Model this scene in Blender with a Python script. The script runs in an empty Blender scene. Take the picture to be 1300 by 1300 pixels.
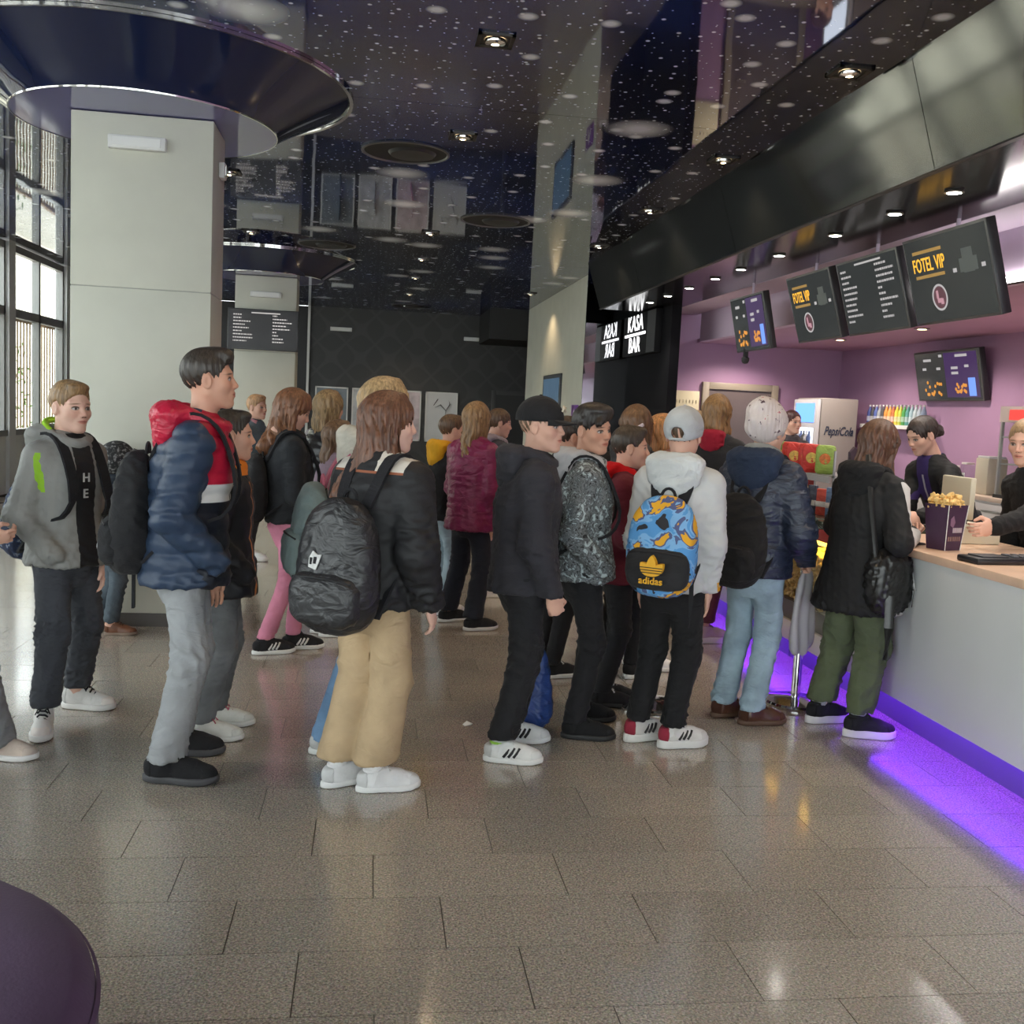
import bpy, bmesh, math, random
import numpy as np
from mathutils import Vector, Matrix

# ---------------------------------------------------------------- camera, world, exposure
SC = bpy.context.scene
COL = SC.collection
cam = bpy.data.cameras.new('camera'); cam.sensor_fit = 'HORIZONTAL'; cam.sensor_width = 36.0
cam.lens = 36.0 * 1285.05 / 1300.0; cam.clip_start = 0.05; cam.clip_end = 200
camo = bpy.data.objects.new('camera', cam); COL.objects.link(camo)
YAW, PITCH, ROLL = .1406, .1010, .0488
_cy, _sy, _cp, _sp, _cr, _sr = math.cos(YAW), math.sin(YAW), math.cos(PITCH), math.sin(PITCH), math.cos(ROLL), math.sin(ROLL)
_r = Vector((_cy, -_sy, 0)); _f0 = Vector((_sy, _cy, 0)); _u0 = Vector((0, 0, 1))
_f = _cp * _f0 - _sp * _u0; _u = _cp * _u0 + _sp * _f0
_r, _u = _cr * _r + _sr * _u, -_sr * _r + _cr * _u
camo.matrix_world = Matrix(((_r.x, _u.x, -_f.x, 0), (_r.y, _u.y, -_f.y, 0), (_r.z, _u.z, -_f.z, 1.5), (0, 0, 0, 1)))
SC.camera = camo
SC.view_settings.view_transform = 'Standard'; SC.view_settings.look = 'None'; SC.view_settings.gamma = 1.0
SC.view_settings.use_curve_mapping = False
SC.view_settings.exposure = 0.80
SC.cycles.use_denoising = True
SC.cycles.max_bounces = 8; SC.cycles.diffuse_bounces = 5; SC.cycles.glossy_bounces = 4
SC.cycles.transparent_max_bounces = 12; SC.cycles.caustics_reflective = False; SC.cycles.caustics_refractive = False
SC.cycles.sample_clamp_indirect = 6.0
wld = bpy.data.worlds.new('overcast_sky'); SC.world = wld; wld.use_nodes = True
_bg = wld.node_tree.nodes['Background']; _bg.inputs[0].default_value = (.95, .98, 1.0, 1); _bg.inputs[1].default_value = 4.2

ZC = 3.45          # ceiling height
XF = -5.03         # left window front
XW = 2.957         # white wall
XK = 3.585         # sign wall
YM = 14.35         # mirror end wall
YB = 21.9          # back wall
YR = -5.0          # rear (behind the viewer)
BX, BY, BZ = 6.3, 13.2, 2.5   # bar: side wall, back wall, low ceiling
CX, CT, CB = 2.55, .94, .195  # counter front, top, underside of front panel
rnd = random.Random(7)

# ---------------------------------------------------------------- materials
MATS = {}
def nt(m):
    m.use_nodes = True
    return m.node_tree, m.node_tree.nodes['Principled BSDF']
def L(t, a, b): t.links.new(a, b)
def node(t, k, **kw):
    n = t.nodes.new(k)
    for a, b in kw.items(): setattr(n, a, b)
    return n
def c4(c): return (c[0], c[1], c[2], 1)
def M(name, col, rough=.6, metal=0, spec=.5, bump=None, var=None, emit=None, es=1, coat=0, trans=0, sheen=0, ior=None, alpha=None):
    """plain procedural material: colour broken up by noise (var = scale, amount), noise relief (bump = scale, strength)"""
    if name in MATS: return MATS[name]
    m = bpy.data.materials.new(name); t, p = nt(m); MATS[name] = m
    p.inputs['Base Color'].default_value = c4(col); p.inputs['Roughness'].default_value = rough
    p.inputs['Metallic'].default_value = metal; p.inputs['Specular IOR Level'].default_value = spec
    p.inputs['Coat Weight'].default_value = coat; p.inputs['Coat Roughness'].default_value = .05
    p.inputs['Transmission Weight'].default_value = trans; p.inputs['Sheen Weight'].default_value = sheen
    if ior: p.inputs['IOR'].default_value = ior
    if emit: p.inputs['Emission Color'].default_value = c4(emit); p.inputs['Emission Strength'].default_value = es
    if bump or var:
        tc = node(t, 'ShaderNodeTexCoord')
    if var:
        n = node(t, 'ShaderNodeTexNoise'); n.inputs['Scale'].default_value = var[0]; n.inputs['Detail'].default_value = 5
        L(t, tc.outputs['Object'], n.inputs['Vector'])
        mp = node(t, 'ShaderNodeMapRange'); mp.inputs['From Min'].default_value = .3; mp.inputs['From Max'].default_value = .7
        mp.inputs['To Min'].default_value = 1 - var[1]; mp.inputs['To Max'].default_value = 1 + var[1]
        L(t, n.outputs['Fac'], mp.inputs['Value'])
        mx = node(t, 'ShaderNodeVectorMath', operation='SCALE'); mx.inputs[0].default_value = col[:3]
        L(t, mp.outputs[0], mx.inputs['Scale']); L(t, mx.outputs[0], p.inputs['Base Color'])
    if bump and len(bump) > 2:      # soft crumple under the fine relief
        n0 = node(t, 'ShaderNodeTexNoise'); n0.inputs['Scale'].default_value = bump[2]; n0.inputs['Detail'].default_value = 3; n0.inputs['Distortion'].default_value = 1.4
        mp0 = node(t, 'ShaderNodeMapping'); mp0.inputs['Scale'].default_value = (.7, .7, 1.3); L(t, tc.outputs['Object'], mp0.inputs[0]); L(t, mp0.outputs[0], n0.inputs['Vector'])
        b0 = node(t, 'ShaderNodeBump'); b0.inputs['Strength'].default_value = bump[3]; b0.inputs['Distance'].default_value = .02; L(t, n0.outputs['Fac'], b0.inputs['Height'])
    if bump:
        n = node(t, 'ShaderNodeTexNoise'); n.inputs['Scale'].default_value = bump[0]; n.inputs['Detail'].default_value = 4
        L(t, tc.outputs['Object'], n.inputs['Vector'])
        b = node(t, 'ShaderNodeBump'); b.inputs['Strength'].default_value = bump[1]; b.inputs['Distance'].default_value = .004
        L(t, n.outputs['Fac'], b.inputs['Height']); L(t, b.outputs[0], p.inputs['Normal'])
        if len(bump) > 2: L(t, b0.outputs[0], b.inputs['Normal'])
    return m
def fab(col, kind='cotton'):
    k = kind + '_%d_%d_%d' % tuple(int(c * 999) for c in col[:3])
    if kind == 'cotton': return M(k, col, .85, spec=.25, bump=(90, .25, 11, .55), var=(9, .12), sheen=.04)
    if kind == 'shiny': return M(k, col, .42, spec=.5, bump=(45, .25, 14, .7), var=(14, .14))
    if kind == 'denim': return M(k, col, .9, spec=.2, bump=(160, .3, 10, .6), var=(7, .28))
    if kind == 'leather': return M(k, col, .35, spec=.5, bump=(60, .4), var=(20, .2))
    if kind == 'rubber': return M(k, col, .55, spec=.4, bump=(40, .1))
    return M(k, col, .6)
def ramp_mat(name, stops, scale, rough=.8, detail=3, coord='Object', stretch=(1, 1, 1), kind='noise', interp='CONSTANT', distort=0):
    """printed cloth: noise run through hard colour stops"""
    if name in MATS: return MATS[name]
    m = bpy.data.materials.new(name); t, p = nt(m); MATS[name] = m
    tc = node(t, 'ShaderNodeTexCoord'); mp = node(t, 'ShaderNodeMapping'); mp.inputs['Scale'].default_value = stretch
    L(t, tc.outputs[coord], mp.inputs['Vector'])
    if kind == 'noise':
        n = node(t, 'ShaderNodeTexNoise'); n.inputs['Scale'].default_value = scale; n.inputs['Detail'].default_value = detail
        n.inputs['Distortion'].default_value = distort; out = n.outputs['Fac']
    else:
        n = node(t, 'ShaderNodeTexVoronoi'); n.inputs['Scale'].default_value = scale; out = n.outputs['Distance']
    L(t, mp.outputs[0], n.inputs['Vector'])
    r = node(t, 'ShaderNodeValToRGB'); r.color_ramp.interpolation = interp
    e = r.color_ramp.elements
    while len(e) < len(stops): e.new(.5)
    for i, (pos, c) in enumerate(stops): e[i].position = pos; e[i].color = c4(c)
    L(t, out, r.inputs[0]); L(t, r.outputs[0], p.inputs['Base Color']); p.inputs['Roughness'].default_value = rough
    return m

# ---------------------------------------------------------------- mesh helpers
def mesh(name, V, F, smooth=True, attr=None):
    V = np.asarray(V, np.float32).reshape(-1, 3)
    me = bpy.data.meshes.new(name)
    if isinstance(F, np.ndarray):
        n, k = F.shape
        me.vertices.add(len(V)); me.vertices.foreach_set('co', V.ravel())
        me.loops.add(n * k); me.loops.foreach_set('vertex_index', F.astype(np.int32).ravel())
        me.polygons.add(n); me.polygons.foreach_set('loop_start', np.arange(0, n * k, k, dtype=np.int32))
        try: me.polygons.foreach_set('loop_total', np.full(n, k, np.int32))
        except Exception: pass
        me.update(calc_edges=True)
    else:
        me.from_pydata([tuple(v) for v in V.tolist()], [], F)
    me.polygons.foreach_set('use_smooth', np.full(len(me.polygons), smooth, bool))
    if attr:
        for an, av in attr.items():
            a = me.attributes.new(an, 'FLOAT_VECTOR', 'POINT'); a.data.foreach_set('vector', np.asarray(av, np.float32).ravel())
    me.update()
    return me
def obj(name, me, mat=None, parent=None, loc=None, rot=None, kind=None):
    o = bpy.data.objects.new(name, me); COL.objects.link(o)
    if mat is not None and me is not None:
        if len(me.materials) == 0: me.materials.append(mat)
        elif me.materials[0] != mat:
            o.material_slots[0].link = 'OBJECT'; o.material_slots[0].material = mat
    if parent: o.parent = parent
    if loc is not None: o.location = loc
    if rot is not None: o.rotation_euler = rot
    if kind: o['kind'] = kind
    return o
def thing(name, label, cat, loc=(0, 0, 0), rotz=0, group=None, rot=None):
    o = bpy.data.objects.new(name, None); COL.objects.link(o); o.empty_display_size = .1
    o.location = loc; o.rotation_euler = rot or (0, 0, rotz); o['label'] = label; o['category'] = cat
    if group: o['group'] = group
    return o
def tag(o, label, cat, group=None):
    o['label'] = label; o['category'] = cat
    if group: o['group'] = group
    return o
class B:
    """collects boxes, tubes, prisms into one mesh"""
    def __init__(s): s.V = []; s.F = []
    def add(s, V, F):
        n = len(s.V); s.V += [tuple(v) for v in V]; s.F += [tuple(i + n for i in f) for f in F]; return s
    def box(s, lo, hi, bev=0):
        (a, b, c), (d, e, f) = lo, hi
        if bev <= 0:
            V = [(a, b, c), (d, b, c), (d, e, c), (a, e, c), (a, b, f), (d, b, f), (d, e, f), (a, e, f)]
            return s.add(V, [(0, 3, 2, 1), (4, 5, 6, 7), (0, 1, 5, 4), (1, 2, 6, 5), (2, 3, 7, 6), (3, 0, 4, 7)])
        bm = bmesh.new(); bmesh.ops.create_cube(bm, size=1)
        for v in bm.verts: v.co = Vector(((a + d) / 2 + v.co.x * (d - a), (b + e) / 2 + v.co.y * (e - b), (c + f) / 2 + v.co.z * (f - c)))
        bmesh.ops.bevel(bm, geom=bm.edges[:], offset=bev, segments=2, affect='EDGES', profile=.5)
        bm.verts.index_update(); s.add([v.co[:] for v in bm.verts], [tuple(v.index for v in fc.verts) for fc in bm.faces]); bm.free(); return s
    def tube(s, pts, rad, seg=8, flat=1.0, up=(0, 0, 1)):
        pts = [Vector(p) for p in pts]
        if not isinstance(rad, (list, tuple)): rad = [rad] * len(pts)
        V = []; F = []
        for i, p in enumerate(pts):
            d = (pts[min(i + 1, len(pts) - 1)] - pts[max(i - 1, 0)]).normalized()
            a = d.cross(Vector(up))
            if a.length < 1e-3: a = d.cross(Vector((1, 0, 0)))
            a.normalize(); b = d.cross(a)
            for k in range(seg):
                an = 2 * math.pi * k / seg
                V.append(p + a * math.cos(an) * rad[i] + b * math.sin(an) * rad[i] * flat)
        n = len(pts)
        for i in range(n - 1):
            for k in range(seg):
                F.append((i * seg + k, i * seg + (k + 1) % seg, (i + 1) * seg + (k + 1) % seg, (i + 1) * seg + k))
        F.append(tuple(range(seg))[::-1]); F.append(tuple(range((n - 1) * seg, n * seg)))
        return s.add(V, F)
    def lathe(s, prof, c=(0, 0, 0), seg=24):
        V = []; F = []
        for r, z in prof:
            for k in range(seg):
                a = 2 * math.pi * k / seg; V.append((c[0] + r * math.cos(a), c[1] + r * math.sin(a), c[2] + z))
        for i in range(len(prof) - 1):
            for k in range(seg):
                F.append((i * seg + k, i * seg + (k + 1) % seg, (i + 1) * seg + (k + 1) % seg, (i + 1) * seg + k))
        return s.add(V, F)
    def prism(s, poly, x0, x1):
        """polygon (y, z) extruded along x"""
        n = len(poly); V = [(x0, y, z) for y, z in poly] + [(x1, y, z) for y, z in poly]
        F = [tuple(range(n))[::-1], tuple(range(n, 2 * n))] + [(i, (i + 1) % n, n + (i + 1) % n, n + i) for i in range(n)]
        return s.add(V, F)
    def poly(s, pts, d=(0, 0, 0)):
        """flat outline with a thickness vector"""
        n = len(pts); d = Vector(d); V = [Vector(p) for p in pts] + [Vector(p) + d for p in pts]
        F = [tuple(range(n)), tuple(range(n, 2 * n))[::-1]] + [(i, n + i, n + (i + 1) % n, (i + 1) % n) for i in range(n)]
        return s.add(V, F)
    def me(s, name, smooth=False): return mesh(name, s.V, s.F, smooth)
    def build(s, name, mat, parent=None, smooth=False, kind=None, loc=None, rot=None):
        me = s.me(name, smooth)
        if smooth:
            me.set_sharp_from_angle(angle=math.radians(40))
        return obj(name, me, mat, parent, loc, rot, kind)
def bx(name, lo, hi, mat, parent=None, bev=0, kind=None):
    return B().box(lo, hi, bev).build(name, mat, parent, smooth=bev > 0, kind=kind)
def text(name, s, size, mat, parent, loc, rot, depth=.002, align='CENTER', shear=0, sx=1, bold=.012):
    cu = bpy.data.curves.new(name, 'FONT'); cu.body = s; cu.size = size; cu.align_x = align; cu.align_y = 'CENTER'
    cu.extrude = depth; cu.resolution_u = 3; cu.shear = shear; cu.space_line = .95; cu.offset = size * bold
    to = bpy.data.objects.new(name, cu); me = bpy.data.meshes.new_from_object(to); bpy.data.objects.remove(to); bpy.data.curves.remove(cu)
    o = obj(name, me, mat, parent, loc, rot); o.scale = (sx, 1, 1)
    return o

# ---------------------------------------------------------------- implicit surfaces
def nets(fn, lo, hi, h):
    lo = np.array(lo, np.float32); hi = np.array(hi, np.float32)
    n = np.ceil((hi - lo) / h).astype(int) + 1
    ax = [lo[i] + h * np.arange(n[i], dtype=np.float32) for i in range(3)]
    G = np.stack(np.meshgrid(*ax, indexing='ij'), -1).reshape(-1, 3)
    v = fn(G).astype(np.float32).reshape(n)
    v[0] = v[-1] = np.maximum(v[0], .01); v[:, 0] = np.maximum(v[:, 0], .01); v[:, -1] = np.maximum(v[:, -1], .01)
    v[:, :, 0] = np.maximum(v[:, :, 0], .01); v[:, :, -1] = np.maximum(v[:, :, -1], .01)
    v[-1] = np.maximum(v[-1], .01); v[0] = np.maximum(v[0], .01)
    s = v < 0
    cells = n - 1
    cnt = np.zeros(cells + 2, np.float32); acc = np.zeros(tuple(cells + 2) + (3,), np.float32)
    edges = []
    for a in range(3):
        sl0 = [slice(None)] * 3; sl1 = [slice(None)] * 3; sl0[a] = slice(0, -1); sl1[a] = slice(1, None)
        x = s[tuple(sl0)] != s[tuple(sl1)]
        idx = np.argwhere(x)
        v0 = v[tuple(sl0)][x]; v1 = v[tuple(sl1)][x]
        p = idx.astype(np.float32); p[:, a] += v0 / (v0 - v1)
        b, c = (a + 1) % 3, (a + 2) % 3
        for db in (0, 1):
            for dc in (0, 1):
                q = idx.copy() + 1; q[:, b] -= db; q[:, c] -= dc      # +1 for padding
                np.add.at(cnt, tuple(q.T), 1); np.add.at(acc, tuple(q.T), p)
        edges.append((a, idx, s[tuple(sl0)][x]))
    m = cnt > 0
    vid = np.full(cnt.shape, -1, np.int64); vid[m] = np.arange(m.sum())
    V = acc[m] / cnt[m][:, None] * h + lo
    Q = []
    for a, idx, ins in edges:
        b, c = (a + 1) % 3, (a + 2) % 3
        q = [idx + 1 for _ in range(4)]; q = [k.copy() for k in q]
        q[0][:, b] -= 1; q[0][:, c] -= 1; q[1][:, c] -= 1; q[3][:, b] -= 1
        f = np.stack([vid[tuple(k.T)] for k in q], 1)
        f[~ins] = f[~ins][:, ::-1]
        Q.append(f)
    Q = np.concatenate(Q); Q = Q[(Q >= 0).all(1)]
    return V, Q
def vnorm(V, Q):
    a = V[Q[:, 2]] - V[Q[:, 0]]; b = V[Q[:, 3]] - V[Q[:, 1]]; n = np.cross(a, b)
    N = np.zeros_like(V)
    for i in range(4): np.add.at(N, Q[:, i], n)
    return N / (np.linalg.norm(N, axis=1, keepdims=True) + 1e-9)
def relax(V, Q, it=1, k=.5):
    for _ in range(it):
        S = np.zeros_like(V); C = np.zeros(len(V), np.float32)
        for i in range(4):
            np.add.at(S, Q[:, i], V[Q[:, (i + 1) % 4]] + V[Q[:, i - 1]]); np.add.at(C, Q[:, i], 2)
        V = V * (1 - k) + k * S / C[:, None]
    return V
def smin(a, b, k):
    h = np.clip(.5 + .5 * (b - a) / k, 0, 1)
    return b * (1 - h) + a * h - k * h * (1 - h)
def smax(a, b, k): return -smin(-a, -b, k)
def A3(*v): return np.array(v, np.float32)
def rc(P, a, b, r1, r2):
    a = np.asarray(a, np.float32); b = np.asarray(b, np.float32); ab = b - a; d = P - a
    t = np.clip(d @ ab / max(float(ab @ ab), 1e-9), 0, 1)
    return np.linalg.norm(d - t[:, None] * ab, axis=1) - (r1 + (r2 - r1) * t)
def ell(P, c, r):
    q = (P - np.asarray(c, np.float32)); r = np.asarray(r, np.float32)
    k0 = np.linalg.norm(q / r, axis=1); k1 = np.linalg.norm(q / (r * r), axis=1) + 1e-6
    return k0 * (k0 - 1) / k1
def sbox(P, c, r, rad):
    q = np.abs(P - np.asarray(c, np.float32)) - (np.asarray(r, np.float32) - rad)
    return np.linalg.norm(np.maximum(q, 0), axis=1) + np.minimum(q.max(1), 0) - rad
def ring(P, c, R, r, tilt=0, sy=1.0):
    q = P - np.asarray(c, np.float32)
    if tilt:
        ct, st = math.cos(tilt), math.sin(tilt); q = np.stack([q[:, 0], q[:, 1] * ct - q[:, 2] * st, q[:, 1] * st + q[:, 2] * ct], 1)
    return np.hypot(np.hypot(q[:, 0], q[:, 1] / sy) - R, q[:, 2]) - r
def mir(P): Q = P.copy(); Q[:, 0] = np.abs(Q[:, 0]); return Q
def wob(P, seed, wl, tilt=.5):
    """smooth pseudo-noise, mostly varying along z"""
    r = np.random.RandomState(seed); f = np.zeros(len(P), np.float32)
    w1 = np.sin(P @ (r.normal(size=3) * 5).astype(np.float32) + r.rand() * 6) + np.sin(P @ (r.normal(size=3) * 9).astype(np.float32) + r.rand() * 6)
    for i in range(4):
        k = np.array([r.normal() * tilt, r.normal() * tilt, 1.0]) * 2 * math.pi / (wl * r.uniform(.7, 1.5))
        f += np.sin(P @ k.astype(np.float32) + r.rand() * 6.3 + 1.3 * w1)
    return f / 4
def drape(me, pts, off=.003):
    """lay an outline (x, z) on the outer (-y) side of a mesh: ring + centre, each point on the surface"""
    C = np.empty(len(me.vertices) * 3, np.float32); me.vertices.foreach_get('co', C); C = C.reshape(-1, 3)
    def y(x, z):
        d = (C[:, 0] - x) ** 2 + (C[:, 2] - z) ** 2; k = np.argsort(d)[:40]; k = k[C[k, 1] < np.median(C[:, 1])] if (C[k, 1] < np.median(C[:, 1])).any() else k
        return float(C[k, 1].min()) - off
    cx, cz = np.mean([p[0] for p in pts]), np.mean([p[1] for p in pts]); V = []; F = []; n = len(pts)
    for q in (1.0, .66, .33):
        for x, z in pts: a, b = cx + (x - cx) * q, cz + (z - cz) * q; V.append((a, y(a, b), b))
    V.append((cx, y(cx, cz), cz))
    for r in (0, 1):
        for i in range(n): j = (i + 1) % n; F.append((r * n + i, r * n + j, r * n + n + j, r * n + n + i))
    for i in range(n): F.append((2 * n + i, 2 * n + (i + 1) % n, 3 * n))
    V2 = [(x, y_ + .004, z) for x, y_, z in V[:n]]; m = len(V)
    for i in range(n): j = (i + 1) % n; F.append((j, i, m + i, m + j))
    return V + V2, F
def folds(P, seed, wl=.09, amp=.006, tilt=.55):
    a = wob(P, seed, wl, tilt); m = .55 + .45 * wob(P, seed + 31, .35, 1.5)
    return amp * m * (1 - 2 * np.abs(a) ** .8)
# ---------------------------------------------------------------- people: canonical pieces
def skull(P, o=0.0):
    d = ell(P, (0, -.014, .035), (.074 + o, .092 + o, .083 + o))
    return d
def head_f(P):
    Q = mir(P)
    d = skull(P)
    d = smin(d, ell(P, (0, .018, -.028), (.0605, .066, .080)), .03)                 # face block
    d = smin(d, rc(Q, (.050, -.002, -.045), (.016, .058, -.090), .016, .015), .025)   # jaw
    d = smin(d, ell(P, (0, .066, -.090), (.021, .019, .017)), .02)                 # chin
    d = smin(d, rc(Q, (.008, .077, .028), (.046, .060, .027), .0085, .0085), .016)     # brow
    d = smin(d, ell(Q, (.040, .050, -.020), (.024, .024, .022)), .025)              # cheek
    d = smax(d, -ell(Q, (.0315, .088, .004), (.019, .017, .0115)), .012)             # eye socket
    d = np.minimum(d, ell(Q, (.0315, .0655, .0035), (.0145, .0135, .0125)))         # eyeball
    d = smin(d, rc(Q, (.018, .0775, .0115), (.045, .066, .0085), .0042, .004), .006)  # upper lid
    d = smin(d, rc(Q, (.020, .0745, -.007), (.043, .067, -.005), .0032, .003), .005)  # lower lid
    n = rc(P, (0, .079, .016), (0, .0985, -.022), .0062, .0090)
    n = smin(n, ell(Q, (.0095, .090, -.027), (.0085, .011, .0078)), .008)
    d = smin(d, n, .012)                                                             # nose
    d = smin(d, ell(P, (0, .076, -.055), (.027, .014, .020)), .014)                 # muzzle
    d = smin(d, rc(Q, (0, .0895, -.0495), (.019, .080, -.0535), .0048, .003), .005)   # upper lip
    d = smin(d, rc(Q, (0, .0880, -.0610), (.017, .080, -.0565), .0056, .003), .005)   # lower lip
    d = smax(d, -rc(Q, (0, .0965, -.0548), (.021, .0845, -.0550), .0028, .002), .003)  # mouth line
    e = ell(Q, (.077, -.008, -.004), (.0085, .0195, .031))
    e = smax(e, -ell(Q, (.086, -.003, -.002), (.0075, .0105, .018)), .006)
    d = smin(d, e, .008)                                                             # ear
    d = smin(d, rc(P, (0, -.022, -.055), (0, -.036, -.165), .050, .053), .022)       # neck
    return d
HEADS = {}
def head_mesh(h):
    if h not in HEADS: HEADS[h] = nets(head_f, (-.1, -.12, -.17), (.1, .125, .13), h)
    return HEADS[h]
def hand_f(curl):
    c1, c2, c3 = curl
    def f(P):
        d = ell(P, (0, 0, -.044), (.0150, .040, .050))
        d = smin(d, rc(P, (0, 0, .05), (0, 0, -.012), .024, .022), .02)
        for i, (y, ln, r) in enumerate(((.029, .068, .0082), (.010, .077, .0086), (-.009, .071, .0082), (-.027, .055, .0072))):
            p = np.array([0, y, -.080]); a = 0
            for seg, c in ((.44, c1), (.32, c2), (.24, c3)):
                a += c * (1 + .06 * i); q = p + ln * seg * np.array([-math.sin(a), 0, -math.cos(a)])
                g = rc(P, p, q, r, r * .9); d = smin(d, g, .0045); p = q; r *= .9
        t1 = (-.006, .034, -.026); t2 = (-.020, .054, -.055); t3 = (-.028 - .01 * c1, .050 - .012 * c1, -.082)
        d = smin(d, rc(P, t1, t2, .0125, .0100), .01); d = smin(d, rc(P, t2, t3, .0098, .0078), .004)
        return d
    return f
HANDS = {}
def hand_mesh(kind):
    if kind not in HANDS:
        cu = dict(relax=(.28, .38, .3), fist=(1.25, 1.5, 1.1), grip=(.55, .75, .6), flat=(.08, .1, .08))[kind]
        HANDS[kind] = nets(hand_f(cu), (-.12, -.06, -.18), (.04, .08, .075), .0042)
    return HANDS[kind]
# shoes (toe towards +y, sole on z = 0)
def foot2(P, g=0):
    q = np.stack([P[:, 0], P[:, 1], np.zeros(len(P), np.float32)], 1)
    a = ell(q, (.002, .052, 0), (.047 + g, .088 + g, 1)); b = ell(q, (0, -.056, 0), (.037 + g, .064 + g, 1))
    return smin(a, b, .03)
def upper_f(hi):
    def f(P):
        d = ell(P, (.002, .052, .030), (.043, .083, .042)); d = smin(d, ell(P, (0, -.058, .048), (.035, .058, .055)), .04)
        d = smin(d, rc(P, (0, -.060, .05), (0, -.056, .07 + hi), .036, .035), .03)
        d = smin(d, rc(P, (0, -.02, .07), (0, .045, .058), .026, .02), .03)
        d = smax(d, .016 - P[:, 2], .004); d = smax(d, P[:, 2] - (.085 + hi) - .25 * (P[:, 1] + .06), .006)
        return d
    return f
def sole_f(th):
    def f(P): return smax(foot2(P, .002), np.abs(P[:, 2] - th / 2 - .12 * np.maximum(P[:, 1] - .09, 0)) - th / 2, .005)
    return f
SHOE = {}
def shoe_mesh(kind):
    if kind in SHOE: return SHOE[kind]
    hi, th = dict(low=(0, .026), high=(.035, .030), chunky=(.008, .040), boot=(.025, .026))[kind]
    V, Q = nets(upper_f(hi), (-.065, -.15, 0), (.07, .16, .15), .006); V[:, 2] += th - .026
    S, T = nets(sole_f(th), (-.07, -.15, -.01), (.07, .16, .06), .006)
    lb = B()
    for i in range(5):
        y = -.012 + i * .019; z = .097 - i * .0085 + hi * (.5 - i * .1) + th - .026
        lb.tube([(-.022, y, z - .010), (-.012, y + .004, z), (.012, y - .004, z), (.022, y, z - .010)], .0042, 6)
    lb.tube([(0, -.015, z + .03), (.02, -.005, z + .04), (.03, .012, z + .022)], .003, 5); lb.tube([(0, -.015, z + .03), (-.02, -.005, z + .04), (-.03, .012, z + .022)], .003, 5)
    st = []
    for s in (-1, 1):
        for i in range(3):
            y = -.020 + i * .022
            st.append(B().tube([(s * .0405, y - .012, .030 + th - .026), (s * .0385, y + .002, .048 + th - .026), (s * .028, y + .014, .068 + th - .026)], .0062, 6).me('shoe_stripe', True))
    cu = B().lathe([(.030, .078 + hi + th - .026), (.037, .082 + hi + th - .026), (.0375, .088 + hi + th - .026), (.033, .092 + hi + th - .026)], (0, -.057, 0), 16)
    up = upper_f(hi); hV, hQ = nets(lambda P: smax(up(P) - .0018, P[:, 1] + .080, .004), (-.065, -.15, 0), (.07, .0, .15), .006); hV[:, 2] += th - .026
    tV, tQ = nets(lambda P: smax(smax(up(P) - .0016, .085 - P[:, 1], .004), P[:, 2] - .060, .004), (-.065, .02, 0), (.07, .16, .15), .006); tV[:, 2] += th - .026
    SHOE[kind] = (mesh('shoe_upper', V, Q), mesh('shoe_sole', S, T), lb.me('shoe_laces', True), st, cu.me('shoe_collar', True), mesh('shoe_heel', hV, hQ), mesh('shoe_toe', tV, tQ))
    return SHOE[kind]
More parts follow.
